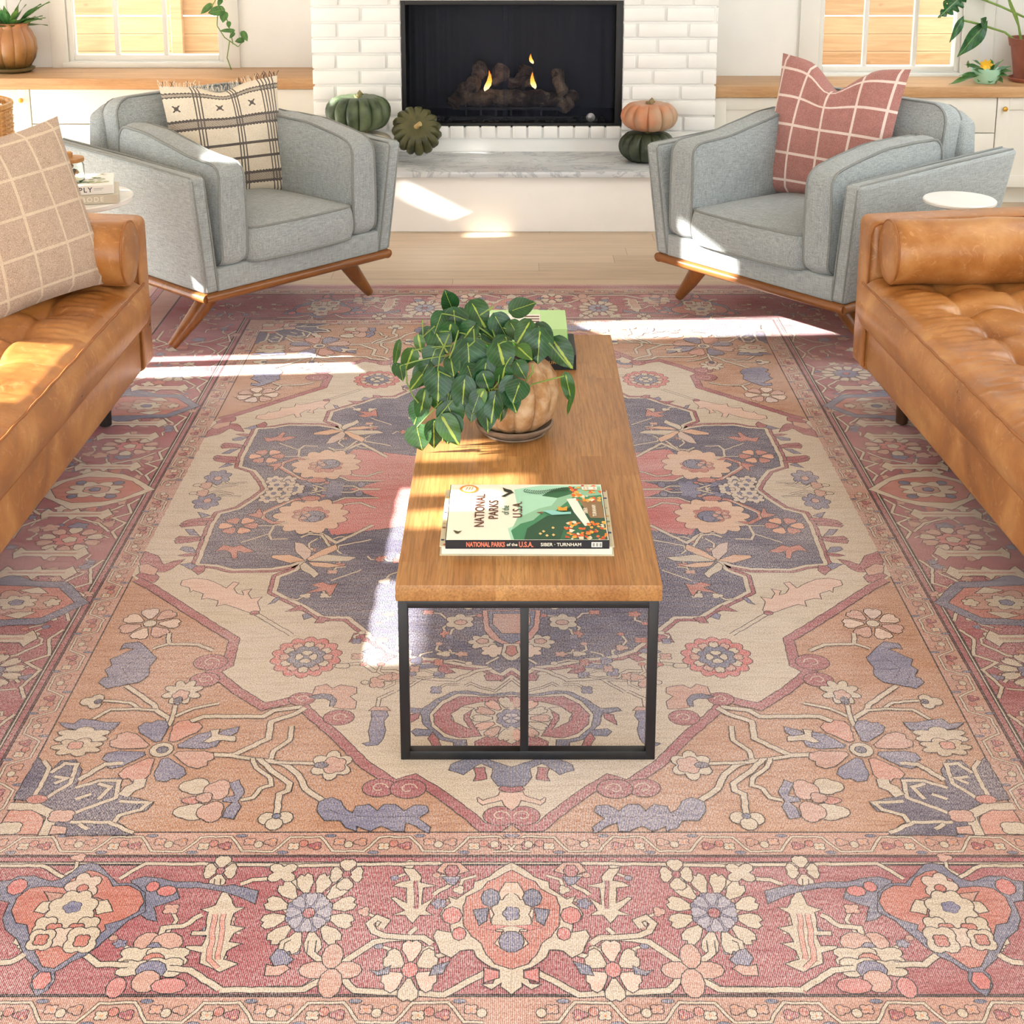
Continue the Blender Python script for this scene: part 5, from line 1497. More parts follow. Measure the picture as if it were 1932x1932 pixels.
def art_pg(q, w, d, t):
    z = t+.0003
    top_poly(q, [(-.5*w, .5*d), (.20*w, .5*d), (.20*w, -.5*d), (-.5*w, -.5*d)], z, '#f0eee6')
    top_poly(q, [(-.5*w, .5*d), (.20*w, .5*d), (.20*w, .26*d), (-.5*w, .26*d)], z+.0001, '#bfe3a2')
    for k in range(4): top_poly(q, [(.02*w, (.18-.13*k)*d), (.19*w, (.18-.13*k)*d), (.19*w, (.11-.13*k)*d), (.02*w, (.11-.13*k)*d)], z+.0001, '#6a3f2a')
    text_mb('FERMENTATION', .0085, .0001, Matrix.Translation((w*.34, 0, z)) @ Matrix.Rotation(-PI/2, 4, 'Z'), '#f4f8ea', .0001, mb=q)
def sp_pg(q, w, d, t):
    text_mb('F', .016, .0001, Matrix.Translation((w*.32, -d/2-.0003, t*.5)) @ Matrix.Rotation(PI/2, 4, 'X'), '#f4f8ea', .0002, mb=q)
def art_pg2(q, w, d, t):
    z = t+.0003
    top_poly(q, [(-.5*w, .5*d), (.20*w, .5*d), (.20*w, -.5*d), (-.5*w, -.5*d)], z, '#f0eee6')
    top_poly(q, [(-.5*w, .5*d), (.20*w, .5*d), (.20*w, .26*d), (-.5*w, .26*d)], z+.0001, '#bfe3a2')
    for k in range(4): top_poly(q, [(.02*w, (.18-.13*k)*d), (.19*w, (.18-.13*k)*d), (.19*w, (.11-.13*k)*d), (.02*w, (.11-.13*k)*d)], z+.0001, '#6a3f2a')
P2 = at(1070, 645, TZ+.062)
book('thick pale green book on top of the stack behind the plant', .235, .17, .036, (P2.x-.1175, P2.y+.085, TZ+.062), 0, '#b4dc98', '#b4dc98', 'books stacked at the far end of the table', art=art_pg2, spine_art=sp_pg)

# ================================================================ SIDE TABLES
M_marble = plain('white_marble_top', '#f1efe9', .25, vary=.04, scale=6)
def side_table(label, x, y, z, r, th, colr, basemat):
    o = thing('side_table', label, 'side table', (x, y, 0), 0, 'small round side tables beside the sofas')
    q = MB(); q.lathe([(0, z-th), (r-.004, z-th), (r, z-th+.003), (r, z-.003), (r-.004, z), (0, z)], 64); q.build('tabletop', M_marble, o)
    q = MB(); q.lathe([(0, RZ+.014), (colr, RZ+.014), (colr, z-th), (0, z-th)], 24); q.build('stem', basemat, o)
    q = MB(); q.lathe([(0, RZ), (r*.7, RZ), (r*.7, RZ+.010), (colr*1.4, RZ+.018), (0, RZ+.018)], 40); q.build('foot', basemat, o)
M_taupe = plain('taupe_metal', '#8d8478', .4, .2)
side_table('round white marble side table with two books behind the left sofa arm', -1.465, 4.79, .600, .205, .018, .028, M_taupe)
side_table('small empty round white marble side table behind the right sofa arm', 1.474, 4.745, .602, .118, .013, .012, M_taupe)
rzb = math.radians(14)
def sp1(q, w, d, t):
    text_mb('ABODE', .022, .0001, Matrix.Translation((w*.16, -d/2-.0003, t*.5)) @ Matrix.Rotation(PI/2, 4, 'X'), '#f4efe2', .0002, mb=q, spacing=1.35)
    q.lathe([(0, 0), (.004, 0), (.004, .0004), (0, .0005)], 12, c=(0, 0, 0), col='#f4efe2') if False else None
def off(c, rz, x, y): return (c[0]+x*math.cos(rz)-y*math.sin(rz), c[1]+x*math.sin(rz)+y*math.cos(rz))
cA_ = at(225, 383, .601)
p = off((cA_.x, cA_.y), rzb, -.135, .10)
book('pale stone coloured book with white spine lettering under the white book', .27, .20, .030, (p[0], p[1], .601), rzb, '#cfc8b6', '#cfc8b6', 'books on the left side table', spine_art=sp1)
def sp2(q, w, d, t):
    text_mb('SUPPLY', .023, .0001, Matrix.Translation((w*.07, -d/2-.0003, t*.5)) @ Matrix.Rotation(PI/2, 4, 'X'), '#3b4247', .0003, mb=q, spacing=1.25)
    q.box(w*.26, w*.38, -d/2-.0005, -d/2, t*.62, t*.68, col='#b9bdb9'); q.box(w*.26, w*.36, -d/2-.0005, -d/2, t*.46, t*.52, col='#b9bdb9')
def ar2(q, w, d, t):
    rn = random.Random(3)
    for k in range(60):
        x, y = rn.uniform(-.42, .42)*w, rn.uniform(-.30, .44)*d; r = rn.uniform(.006, .016)
        top_poly(q, [(x+r*math.cos(a)*rn.uniform(.6, 1.3), y+r*.6*math.sin(a)) for a in [i*PI/3 for i in range(6)]], t+.0003+k*.00002, rn.choice(['#7f9a58', '#a9b878', '#5f7f48', '#cdd3b0', '#93a36a', '#e3e2d2']))
cB_ = at(215, 365, .632)
p = off((cB_.x, cB_.y), rzb, -.130, .095)
book('white book with a green leafy cover on top of the stone coloured book', .26, .19, .030, (p[0], p[1], .632), rzb, '#f1f1ec', '#f1f1ec', 'books on the left side table', art=ar2, spine_art=sp2)
jr = thing('glass_jar', 'small clear glass jar with a wooden lid standing on the white book', 'jar', (-1.442, 4.735, .663))
gm = NT('jar_glass', .02, .5); gm.b.inputs['Transmission Weight'].default_value = 1; gm.b.inputs['IOR'].default_value = 1.45; gm.b.inputs['Base Color'].default_value = (.95, 1, .97, 1)
q = MB(); q.lathe([(0, 0), (.040, 0), (.046, .006), (.046, .055), (.040, .066), (.038, .066), (.043, .053), (.043, .008), (.038, .004), (0, .004)], 40); q.build('jar_body', gm.m, jr)
q = MB(); q.lathe([(0, .067), (.047, .067), (.048, .072), (.047, .079), (.012, .081), (.012, .095), (.008, .099), (0, .099)], 32); q.build('lid', wood('lid_wood', '#a5713f', '#cf9d63', 'x'), jr)
q = MB(); rn = random.Random(8)
for k in range(22):
    a = rn.uniform(0, 6.28); rr_ = rn.uniform(0, .028); zc = .012+rn.uniform(0, .036)
    q.lathe([(0, -.007), (.006, -.003), (.007, .002), (0, .008)], 8, c=(rr_*math.cos(a), rr_*math.sin(a), zc), col=rn.choice(['#7a5232', '#a9794c', '#4d3524', '#c8a070']))
q.build('dried_pods', attr_mat('dried_pod', .8), jr)['kind'] = 'stuff'
# wicker basket at the far left edge
wk = thing('wicker_basket', 'tall woven rattan basket just showing at the left edge of the picture', 'basket', (-2.30, 6.02, 0))
q = MB(); R0 = .225
for k in range(44):
    a = 2*PI*k/44; q.tube([(R0*math.cos(a), R0*math.sin(a), .004), (R0*1.02*math.cos(a), R0*1.02*math.sin(a), .69)], .004, 6)
for j in range(40):
    z = .012+j*.0172; q.tube([((R0+.002*(1 if (k+j) % 2 else -1)*1.6+z*.01)*math.cos(2*PI*k/88*2), (R0+.0032*(1 if (k+j) % 2 else -1)+z*.01)*math.sin(2*PI*k/88*2), z) for k in range(44)], .0062, 5, closed=True)
q.build('weave', wood('rattan', '#b07a3e', '#e0b070', 'z'), wk)
q = MB(); q.tube([(R0*1.03*math.cos(2*PI*k/48), R0*1.03*math.sin(2*PI*k/48), .70) for k in range(48)], .012, 8, closed=True); q.build('rim', wood('rattan_rim', '#b8813f', '#e3b474', 'z'), wk)
# ================================================================ PUMPKINS
def pumpkin(label, loc, r, h, ribs, col, col2, tilt=(0, 0, 0), stem='#8d8458', name='pumpkin', depth=.16, group=None, mottled=None, warty=.0):
    o = thing(name, label, 'pumpkin', loc, 0, group); o.rotation_euler = tilt
    n = 14; prof = []
    for i in range(n+1):
        t = i/n; a = -PI/2+PI*t
        rr_ = r*(.14+.86*math.cos(a)**.72) if 0 < i < n else r*.05
        zz = h/2+h/2*math.sin(a)*1.0
        if t > .8: zz -= h*.10*((t-.8)/.2)**1.5
        if t < .2: zz += h*.05*((.2-t)/.2)**1.5
        prof.append((rr_, zz))
    q = MB(); rn = random.Random(int(r*9999)); ph = [rn.uniform(0, 6) for _ in range(4)]
    q.lathe(prof, ribs*12, ribs=ribs, depth=depth, ribfn=lambda a, z: 1+.03*math.sin(2*a+ph[0])+.012*math.sin(17*a+ph[1]+40*z)+warty*math.sin(23*a+90*z)*math.sin(61*z/r*.1+7*a))
    zm = min(v[2] for v in q.v); q.warp(lambda x, y, z: Vector((x, y, z-zm)))
    m = NT('pumpkin_skin', .42, .45); v = m.coord(); nn = m.noise(v, 26, 5, .65, .4); n2 = m.noise(v, 7, 3)
    c = m.ramp(nn, [(.32, col2), (.56, col)]); c = m.mix(m.ramp(n2, [(.42, 0.0), (.62, .75)]), c, mottled or col)
    m.color(c); m.bump(nn, .25, .006)
    q.build('skin', m.m, o, smooth=60)
    q = MB(); SH = .94 if 'large' in label or 'orange' in label or 'flat' in label else 1.0
    q.tube([(0, 0, h*.80), (.002, .001, h*.86*SH), (.008, .002, h*1.02*SH), (.018, .004, h*1.07*SH)], [r*.20, r*.11, r*.085, r*.10], 10)
    q.build('stem', plain('pumpkin_stem', stem, .8, vary=.2, scale=60), o)
HZ = .292
ph_ = 'pumpkins on the hearth'
pumpkin('flat white pumpkin on the hearth under the big green pumpkin', (-.705, 6.88, HZ), .155, .150, 10, '#e9e2cf', '#d8ccb0', stem='#b9ab80', group=ph_)
pumpkin('large dark green pumpkin stacked on the white one left of the firebox', (-.722, 6.90, HZ+.148), .152, .175, 13, '#3f4f36', '#243222', group=ph_, mottled='#6b7a5a')
pumpkin('olive green pumpkin tipped with its stem towards the room, left of the firebox', (-.449, 6.905, HZ+.118), .118, .155, 15, '#4f4f2e', '#33351e', tilt=(math.radians(62), 0, math.radians(4)), stem='#cdb27a', group=ph_, mottled='#5f5d38', warty=.02)
pumpkin('dark green pumpkin at the bottom of the right hand pair on the hearth', (.642, 6.90, HZ), .136, .150, 13, '#38402e', '#232a1e', group=ph_, mottled='#454c36')
pumpkin('orange pumpkin on top of the dark green one right of the firebox', (.650, 6.90, HZ+.147), .138, .140, 11, '#cc8560', '#b98a68', group=ph_, mottled='#b8a488', stem='#a3926a')

# ================================================================ LEAVES
def leaf_mat(name, green, dark, stripe, variegated=True):
    m = NT(name, .34, .5)
    uv = m.add('UVMap'); s = m.sep(uv.outputs['UV'])
    at_ = m.add('Attribute', attribute_name='Col'); rgb = m.add('SeparateColor'); m.l.new(at_.outputs['Color'], rgb.inputs[0])
    v = m.coord(); n = m.noise(v, 35, 4, .6)
    c = m.mix(m.ramp(n, [(.3, 0.0), (.7, 1.0)]), dark, green)
    c = m.mix(m.math('MULTIPLY', rgb.outputs[1], .55), c, stripe if not variegated else '#6f9a35')
    d = m.math('ABSOLUTE', m.math('SUBTRACT', s[0], .5))
    # side veins
    vein = m.math('FRACT', m.math('SUBTRACT', m.math('MULTIPLY', s[1], 7.0), m.math('MULTIPLY', d, 6.0)))
    c = m.mix(m.math('MULTIPLY', m.math('LESS_THAN', vein, .10), .22), c, '#86a860')
    if variegated:
        wdt = m.math('ADD', m.math('MULTIPLY', rgb.outputs[0], .055), m.math('MULTIPLY', m.math('SUBTRACT', n, .5), .14))
        k = m.math('LESS_THAN', d, m.math('MAXIMUM', wdt, .011))
        c = m.mix(m.math('MULTIPLY', k, .9), c, stripe)
    else:
        c = m.mix(m.math('MULTIPLY', m.math('LESS_THAN', d, .02), .6), c, '#8fb060')
    m.color(c); m.b.inputs['Subsurface Weight'].default_value = 0
    m.bump(vein, .12, .003)
    # leaves let some light through
    tr = m.add('BsdfTranslucent'); m.put(tr.inputs['Color'], c)
    mx = m.add('MixShader'); mx.inputs[0].default_value = .22
    out = [x for x in m.n if x.type == 'OUTPUT_MATERIAL'][0]
    m.l.new(m.b.outputs[0], mx.inputs[1]); m.l.new(tr.outputs[0], mx.inputs[2]); m.l.new(mx.outputs[0], out.inputs['Surface'])
    return m.m
HEART = [max(0, math.sin(PI*(i/17)**.60))**.72*(1-.35*max(0, i/17-.7)/.3) for i in range(18)]; HEART[0] = HEART[-1] = 0
LANCE = [0, .35, .65, .85, .97, 1.0, .95, .84, .66, .45, .2, 0]
def leaf(q, base, tip, nrm, width, prof=HEART, fold=.22, curl=.18, rn=None, lob=True, col=(0, 0, 0, 1), cut=0):
    base, tip = Vector(base), Vector(tip); t = tip-base; L = t.length; t.normalize()
    n = Vector(nrm); n = (n-t*n.dot(t)).normalized(); sd_ = t.cross(n)
    m = len(prof)-1; A = (-1, -.66, -.33, 0, .33, .66, 1); vs = []; uvs = []
    for i, w in enumerate(prof):
        f = i/m
        for a in A:
            back = -.16*L*abs(a)**1.5*(1-f)**4 if lob else 0
            ww = w*width/2*abs(a)*(1 if a > 0 else -1)
            if cut and abs(a) > .6 and (i % 3 == 0) and 1 < i < m: ww *= .45
            p = base + t*(L*f+back) + sd_*ww + n*(fold*abs(a)**1.3*w*width*.5 - curl*L*f*f + .02*L*math.sin(9*f+a*2))
            vs.append(p); uvs.append((.5+a/2*max(w, .15), f))
    k = len(A); fs = [(i*k+j, i*k+j+1, (i+1)*k+j+1, (i+1)*k+j) for i in range(m) for j in range(k-1)]
    q.add(vs, fs, col, uvs)
def bez(p0, p1, sag, n=8):
    p0, p1 = Vector(p0), Vector(p1); return [p0.lerp(p1, i/n)+Vector(sag)*(4*(i/n)*(1-i/n)) for i in range(n+1)]

# ---- the trailing plant on the coffee table
pc = at(968, 815, TZ); PC = Vector((pc.x+.003, pc.y, TZ))
pl = thing('potted_philodendron', 'trailing heart-leaf plant with yellow striped leaves in a ribbed clay pot on the coffee table', 'potted plant', tuple(PC+Vector((0, 0, .001))))
M_clay = NT('weathered_clay', .8, .2); v = M_clay.coord(); n = M_clay.noise(v, 9, 6, .65, .6); n2 = M_clay.noise(v, 45, 3)
M_clay.color(M_clay.mix(M_clay.ramp(n2, [(.45, 0.0), (.7, .35)]), M_clay.ramp(n, [(.3, '#835c3a'), (.5, '#a98158'), (.68, '#c9aa84')]), '#e0cdb2')); M_clay.bump(n2, .4, .003)
q = MB(); q.lathe([(0, 0), (.062, 0), (.066, .004), (.067, .010), (.082, .014), (.090, .020), (.092, .026), (.088, .029), (.080, .024), (.060, .018), (0, .017)], 56); q.lathe([(0, -.0), (.070, .0), (.075, .003), (.073, .006), (0, .006)], 40); q.build('saucer', plain('grey_clay_saucer', '#8a7460', .75, vary=.2, scale=25), pl)
q = MB(); q.lathe([(0, .018), (.058, .018), (.068, .022), (.090, .042), (.103, .075), (.107, .108), (.100, .140), (.085, .165), (.070, .178), (.066, .186), (.070, .192), (.062, .192), (.058, .182), (.062, .168), (0, .166)], 144, ribs=12, depth=.10)
q.build('pot', M_clay.m, pl, smooth=60)
q = MB(); q.lathe([(0, .176), (.03, .178), (.060, .172)], 24); q.build('soil', plain('potting_soil', '#2a1d14', .95), pl)
M_leaf = leaf_mat('striped_leaf', '#245a30', '#0f351c', '#a9bd50'); M_stem = plain('green_stem', '#7d9a45', .5, vary=.15)
rn = random.Random(12)
# crop pixels (x, y), length, width, tip direction in degrees (0 right, 90 down), distance offset, stripe, brightness
LV = [(455, 70, 110, 100, 250, .10, .2, 0), (590, 45, 170, 130, 60, .04, .5, .1), (470, 90, 160, 150, 85, .02, .3, 0), (390, 110, 130, 90, 110, .00, .1, 0), (560, 130, 150, 120, 20, .06, .4, 0),
      (350, 230, 150, 140, 60, -.02, .4, .1), (600, 190, 170, 120, 130, -.03, .6, .1), (740, 130, 170, 120, 60, .02, .2, 0), (850, 90, 150, 110, 340, .06, .1, .1), (840, 170, 130, 90, 60, .00, .5, .2),
      (960, 170, 160, 100, 120, -.02, .9, .2), (1020, 190, 170, 100, 60, .03, .2, 0), (1030, 230, 190, 160, 95, -.04, .3, 0), (1120, 290, 200, 130, 55, -.02, .8, .1), (560, 300, 220, 200, 85, -.08, .2, 0),
      (800, 270, 150, 110, 110, -.05, .3, 0), (760, 310, 170, 150, 75, -.09, .9, .1), (890, 330, 110, 90, 40, -.07, .9, .6), (350, 340, 120, 120, 110, -.05, .2, .1), (450, 400, 110, 90, 80, -.10, .5, .1),
      (300, 440, 170, 110, 120, -.06, .3, .1), (370, 480, 190, 160, 90, -.11, .3, 0), (540, 540, 210, 130, 95, -.13, .5, 0), (680, 430, 200, 120, 100, -.11, .2, 0), (660, 500, 120, 100, 70, -.12, .4, 0),
      (800, 460, 120, 100, 100, -.12, .5, .1), (850, 540, 190, 110, 110, -.14, .3, 0), (900, 560, 130, 130, 110, -.15, .3, 0), (640, 620, 140, 90, 110, -.15, .2, 0), (660, 620, 150, 70, 115, -.155, 1.4, .9),
      (740, 640, 180, 110, 100, -.155, .5, 0), (790, 660, 150, 80, 100, -.15, .6, .1), (680, 700, 170, 110, 85, -.15, .4, 0), (280, 620, 190, 90, 100, -.10, .8, .2), (260, 690, 140, 110, 110, -.09, .3, .1),
      (350, 620, 120, 80, 80, -.10, .5, .2), (430, 700, 160, 150, 70, -.13, .1, .1), (400, 790, 190, 120, 60, -.15, .9, .4), (460, 780, 170, 130, 100, -.14, .5, 0), (340, 820, 160, 100, 90, -.15, .6, 0),
      (230, 850, 180, 140, 80, -.14, .3, .3), (270, 500, 130, 70, 130, -.06, 1.0, .5), (200, 350, 140, 90, 110, -.04, 1.0, .4), (110, 300, 150, 40, 100, -.05, .1, .3), (120, 450, 90, 60, 80, -.06, .3, .1),
      (100, 440, 70, 50, 100, -.05, .2, .1), (240, 260, 100, 60, 80, .0, 1.5, .8), (310, 210, 110, 60, 130, .02, .3, .1), (1200, 515, 180, 70, 78, -.07, .5, .3), (1230, 660, 110, 22, 100, -.08, .3, .4),
      (700, 200, 120, 90, 200, .05, .3, .0), (930, 250, 130, 90, 200, .02, .3, 0), (660, 240, 120, 90, 30, .00, .2, 0), (820, 220, 120, 80, 20, .03, .2, 0), (620, 260, 140, 100, 170, -.01, .2, 0), (450, 180, 130, 110, 100, -.03, .5, .1),
      (980, 330, 120, 80, 120, -.05, .2, 0), (720, 380, 130, 110, 60, -.06, .2, 0), (470, 500, 140, 110, 110, -.10, .3, 0), (560, 450, 130, 110, 70, -.10, .3, 0), (830, 620, 130, 100, 70, -.15, .4, 0), (440, 600, 120, 90, 100, -.11, .4, .1), (600, 700, 110, 80, 100, -.14, .4, .1), (880, 430, 110, 90, 60, -.10, .4, .1)]
Dc = PC.y
q = MB(); st = MB()
o_ = PC+Vector((0, 0, .001))
for (x, y, L, W_, ang, dd, stp, br) in LV:
    px_, py_ = 720+x/3.45, 560+y/3.45
    a = math.radians(ang); D_ = Dc+dd*.85
    b = atD(px_, py_, D_); e = atD(px_+L/3.45*math.cos(a)*1.10, py_+L/3.45*math.sin(a)*1.10, D_-.012+rn.uniform(-.02, .02))
    if b.z < TZ+.01: b.z = TZ+.012
    if e.z < TZ+.006 and e.x > TX0-.01: e.z = TZ+.008
    mpx = 1.0/((YV-py_)*K/D_)
    nr = Vector((rn.uniform(-.45, .35), -1, .75+rn.uniform(-.3, .3)))
    leaf(q, b-o_, e-o_, nr, W_/3.45*mpx*1.32, curl=.10, fold=.20, col=(stp, br, 0, 1))
    root = Vector((rn.uniform(-.04, .04), rn.uniform(-.04, .04), .178))
    if rn.random() < .30:
        st.tube(bez(root, b-o_, (0, -.02, .03 if b.z-o_.z > .05 else .06)), [.0022]*5+[.0016]*4, 6)
q.build('foliage', M_leaf, pl, smooth=80)
for pts in ([(160, 480), (165, 560), (200, 640), (240, 690)], [(440, 245), (380, 380), (365, 480), (450, 520)], [(540, 520), (640, 600), (770, 600)], [(770, 470), (760, 560), (690, 640)], [(980, 440), (985, 490), (930, 560), (880, 600)],
            [(1190, 515), (1090, 540), (980, 570), (940, 600)], [(345, 190), (270, 260), (265, 150)], [(700, 90), (730, 60), (640, 120)], [(500, 220), (470, 330), (440, 400)], [(1090, 300), (1200, 430), (1225, 455)],
            [(450, 640), (430, 760), (400, 900), (400, 940)], [(600, 210), (605, 290), (560, 330)]):
    st.tube([atD(720+x/3.45, 560+y/3.45, Dc-.10)-o_ for x, y in pts], .0019, 6, col='#b9b060')
st.build('stem', M_stem, pl, smooth=60)

# ---- planter on the left counter
def cxy(px, D, zc): # X for pixel at distance D and height zc
    return (px-CX)*D/((YV-120)*K*math.cos(TH))
X0 = cxy(24, 7.55, 0)
pp_ = thing('potted_plant', 'green strap-leaved plant in a ribbed terracotta pot at the left end of the counter', 'potted plant', (X0, 7.555, ZL+.001))
M_terra = NT('glazed_terracotta', .38, .5); v = M_terra.coord(); zz = M_terra.sep(v)[2]; n = M_terra.noise(v, 12, 4)
M_terra.color(M_terra.ramp(M_terra.math('ADD', M_terra.math('MULTIPLY', zz, 3.2), M_terra.math('MULTIPLY', M_terra.math('SUBTRACT', n, .5), .5)), [(.10, '#4f3a14'), (.35, '#a0713c'), (.8, '#b07a55')]))
q = MB(); q.lathe([(0, 0), (.085, 0), (.105, .012), (.108, .022), (.098, .024), (0, .020)], 48); q.build('saucer', plain('olive_saucer', '#6b5a35', .5), pp_)
q = MB(); q.lathe([(0, .021), (.078, .021), (.090, .03), (.115, .07), (.126, .115), (.122, .165), (.105, .205), (.090, .225), (.094, .240), (.102, .248), (.096, .252), (.084, .240), (.080, .222), (0, .215)], 132, ribs=11, depth=.085); q.build('pot', M_terra.m, pp_, smooth=60)
M_gleaf = leaf_mat('plain_leaf', '#4c8a4a', '#1d5030', '#a5c25a', False)
q = MB(); rn = random.Random(5)
for k in range(34):
    a = rn.uniform(0, 2*PI); l = rn.uniform(.16, .30); b = Vector((.03*math.cos(a), .03*math.sin(a), .225)); m_ = b+Vector((l*.55*math.cos(a), min(.02, l*.35*math.sin(a)), rn.uniform(.03, .16)))
    leaf(q, b, m_, (0, 0, 1), .038, LANCE, .25, .18, lob=False, col=(0, rn.uniform(0, .5), 0, 1))
q.build('foliage', M_gleaf, pp_, smooth=80)

# ---- vine trailing from a hanging planter above the left window (mostly above the frame)
Dv = 7.55
hp = atD(420, -240, Dv)
hv = thing('hanging_plant', 'small green vine trailing down beside the left window', 'hanging plant', (hp.x, hp.y, hp.z))
q = MB(); q.lathe([(0, 0), (.05, .0), (.075, .05), (.085, .12), (.088, .125), (.080, .125), (0, .11)], 36); q.build('pot', plain('cream_pot', '#e6dfd0', .5), hv)
q = MB(); q.tube([(0, 0, .12), (0, 0, 2.598-hp.z)], .003, 6)
q.build('cord', plain('jute_cord', '#b39a70', .9), hv)
q = MB(); st = MB()
def vp(p, d=0): return atD(p[0]/3.116, p[1]/3.116, Dv+d)-hp
for pts in ([(1330, -700), (1320, -300), (1300, -60), (1280, 60), (1275, 150), (1320, 220), (1400, 275), (1430, 240)], [(1300, -60), (1250, 30), (1220, 60)], [(1300, 40), (1340, 130), (1360, 210), (1370, 260)], [(1350, 240), (1335, 340), (1360, 410)]):
    st.tube([vp(p) for p in pts], .0028, 6)
for (x, y, L, W_, a) in ((1300, 0, 40, 30, 120), (1240, 30, 80, 40, 140), (1310, 60, 90, 62, 170), (1320, 75, 60, 50, 100), (1345, 130, 35, 28, 90), (1370, 180, 80, 26, 180), (1375, 195, 40, 24, 130), (1425, 190, 60, 40, 60), (1430, 235, 50, 36, 170), (1290, -60, 70, 50, 60), (1310, -150, 90, 60, 130), (1330, -250, 90, 60, 50)):
    aa = math.radians(a); b = vp((x, y)); e = vp((x+L*math.cos(aa), y+L*math.sin(aa)), -.02)
    leaf(q, b, e, (.1, -1, .4), W_/3.116/370*1.0, curl=.05, col=(0, .2, 0, 1))
for k in range(26):
    a = rn.uniform(0, 6.28); b = Vector((.05*math.cos(a), .05*math.sin(a), .12)); leaf(q, b, b+Vector((.11*math.cos(a), min(.06, .11*math.sin(a)), rn.uniform(-.08, .08))), (0, 0, 1), .06, curl=.2, col=(0, .2, 0, 1))
st.build('stem', M_stem, hv); q.build('foliage', M_gleaf, hv, smooth=80)

# ---- monstera in a terracotta pot on the right counter
XM = cxy(1947, 7.36, 0)
mo = thing('potted_monstera', 'monstera with split dark leaves in a terracotta pot at the right end of the counter', 'potted plant', (XM, 7.36, ZR+.001))
M_t2 = plain('terracotta_pot', '#96543f', .75, vary=.15, scale=14)
q = MB(); q.lathe([(0, 0), (.095, 0), (.112, .018), (.108, .020), (.095, .008), (0, .007)], 44); q.build('saucer', plain('clay_saucer', '#a4604a', .75), mo)
q = MB(); q.lathe([(0, .008), (.082, .008), (.108, .175), (.116, .176), (.124, .215), (.112, .216), (.106, .195), (0, .19)], 48); q.build('pot', M_t2, mo)
om = Vector((XM, 7.36, ZR+.001)); st = MB(); q = MB()
def mp(x, y, d=0): return atD(1312+x/3.116, y/3.116, 7.36+d)-om
for pts in ([(1915, 255), (1900, 150), (1850, 30), (1830, -60)], [(1905, 258), (1820, 190), (1730, 162), (1690, 150)], [(1932, 100), (1800, 40), (1700, 0), (1560, -40)], [(1920, 250), (1890, 100), (1780, -150), (1600, -260)], [(1700, 150), (1620, 130), (1575, 120)]):
    st.tube([mp(*p) for p in pts], .0055, 8)
for (bx1, by1, tx1, ty1, W_, d, cut) in ((1720, 120, 1545, 335, 95, 0, 0), (1580, 90, 1498, 250, 50, -.02, 0), (1560, -20, 1430, 105, 110, -.03, 1), (1700, 150, 1680, 110, 70, .0, 0), (1640, -120, 1460, 20, 150, .0, 1), (1830, -60, 1760, -300, 160, .02, 1), (1600, -260, 1420, -140, 170, 0, 1), (1990, -40, 2100, 120, 150, -.03, 1)):
    leaf(q, mp(bx1, by1, d), mp(tx1, ty1, d-.05), (.25, -1, .35), W_/3.116/375, prof=LANCE if not cut else HEART, fold=.30, curl=.05, lob=bool(cut), cut=cut, col=(0, .0, 0, 1))
st.build('stem', M_stem, mo); q.build('foliage', leaf_mat('monstera_leaf', '#2f6a35', '#123a1e', '#a5c25a', False), mo, smooth=80)

# ---- small flowering plant
XS = cxy(1862, 7.30, 0)
sp_ = thing('potted_flower', 'low plant with one yellow bloom in a small pale green pot on the right counter', 'potted plant', (XS, 7.30, ZR+.001))
q = MB(); q.lathe([(0, 0), (.050, 0), (.062, .02), (.072, .055), (.074, .072), (.069, .073), (.064, .058), (0, .055)], 44); q.build('pot', plain('pale_green_glaze', '#a9d3b6', .3, vary=.04), sp_)
os_ = Vector((XS, 7.30, ZR+.001)); q = MB()
def spp(x, y, d=0): return atD(1312+x/3.116, y/3.116, 7.28+d)-os_
for (x, y, tx1, ty1, W_) in ((1700, 420, 1600, 450, 40), (1690, 430, 1490, 485, 34), (1700, 410, 1590, 370, 36), (1720, 440, 1640, 400, 40), (1740, 430, 1800, 345, 44), (1750, 430, 1850, 380, 40), (1760, 440, 1840, 440, 40), (1730, 450, 1730, 530, 44), (1750, 450, 1770, 510, 40), (1690, 440, 1660, 500, 36),
                          (1700, 400, 1640, 345, 34), (1740, 410, 1740, 345, 40), (1770, 420, 1860, 410, 36), (1700, 440, 1560, 430, 34), (1720, 430, 1690, 470, 46), (1760, 450, 1810, 480, 40), (1730, 420, 1760, 380, 46), (1600, 400, 1610, 350, 20)):
    e = spp(tx1, ty1, rn.uniform(-.06, .0)); e.z = max(e.z, .012)
    leaf(q, spp(x, y, rn.uniform(-.02, .02)), e, (.1, -.6, 1), W_/3.116/375*1.15, LANCE, .2, .1, lob=False, col=(0, rn.uniform(0, .3), 0, 1))
q.build('foliage', M_gleaf, sp_, smooth=80)
q = MB()
c0 = spp(1705, 385, -.03)
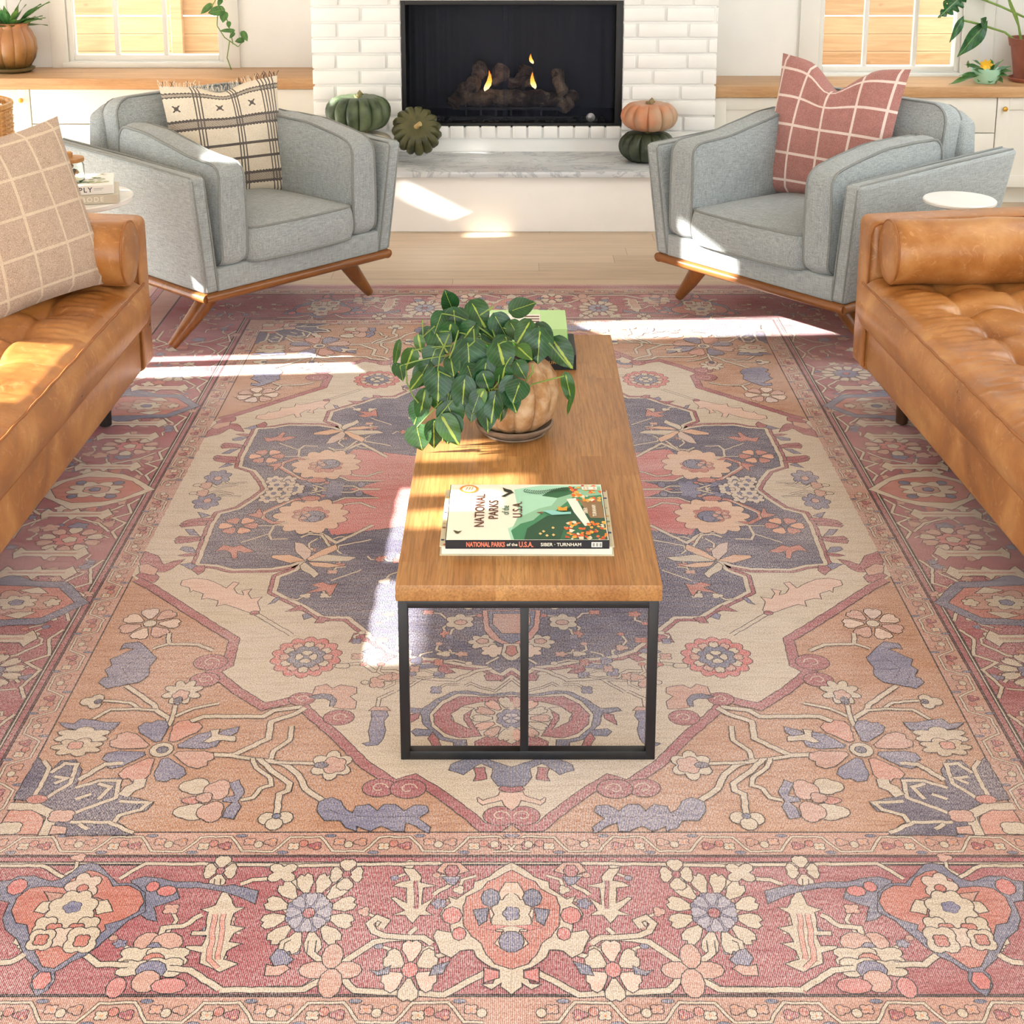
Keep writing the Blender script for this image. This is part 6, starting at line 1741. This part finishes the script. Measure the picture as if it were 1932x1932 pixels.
for k in range(7):
    a = 2*PI*k/7; q.grid(lambda u, v: c0+Vector((math.cos(a)*.034*v+math.sin(a)*(u-.5)*.020*math.sin(PI*min(1, v*.9+.05)), -.012*v, (math.sin(a)*.026*v-math.cos(a)*(u-.5)*.020*math.sin(PI*min(1, v*.9+.05)))+.006*v)), 3, 5)
q.build('bloom', plain('yellow_petal', '#f0bb2c', .6), sp_, smooth=60)
# ================================================================ LIGHT
w = bpy.data.worlds.new('daylight'); C.world = w; w.use_nodes = True
nt = w.node_tree; bg = nt.nodes['Background']
tc = nt.nodes.new('ShaderNodeTexCoord'); sp = nt.nodes.new('ShaderNodeSeparateXYZ'); cr = nt.nodes.new('ShaderNodeValToRGB')
nt.links.new(tc.outputs['Generated'], sp.inputs[0]); nt.links.new(sp.outputs['Z'], cr.inputs['Fac']); 
mr = nt.nodes.new('ShaderNodeMapRange'); mr.inputs['From Min'].default_value = -1; mr.inputs['From Max'].default_value = 1
mr.inputs['To Min'].default_value = 1.55; mr.inputs['To Max'].default_value = .65
nt.links.new(sp.outputs['X'], mr.inputs['Value'])
vm = nt.nodes.new('ShaderNodeVectorMath'); vm.operation = 'SCALE'
nt.links.new(cr.outputs['Color'], vm.inputs[0]); nt.links.new(mr.outputs['Result'], vm.inputs['Scale']); nt.links.new(vm.outputs[0], bg.inputs[0])
cr.color_ramp.elements[0].position = .0; cr.color_ramp.elements[0].color = (.56, .58, .58, 1)
cr.color_ramp.elements[1].position = .25; cr.color_ramp.elements[1].color = (.81, .92, 1.0, 1)
bg.inputs[1].default_value = 5.0
sd = bpy.data.lights.new('sun', 'SUN'); sd.energy = 26; sd.angle = math.radians(.6); sd.color = (1, .96, .90)
so = bpy.data.objects.new('sun', sd); COL.objects.link(so)
d = Vector((math.cos(SUN_EL), math.cos(SUN_EL)*SUN_AZ, -math.sin(SUN_EL)))
so.rotation_euler = d.to_track_quat('-Z', 'Y').to_euler(); so.location = (-6, 2, 5)
C.view_settings.view_transform = 'Standard'; C.view_settings.look = 'None'
C.view_settings.exposure = .22; C.view_settings.gamma = 1; C.view_settings.use_curve_mapping = False
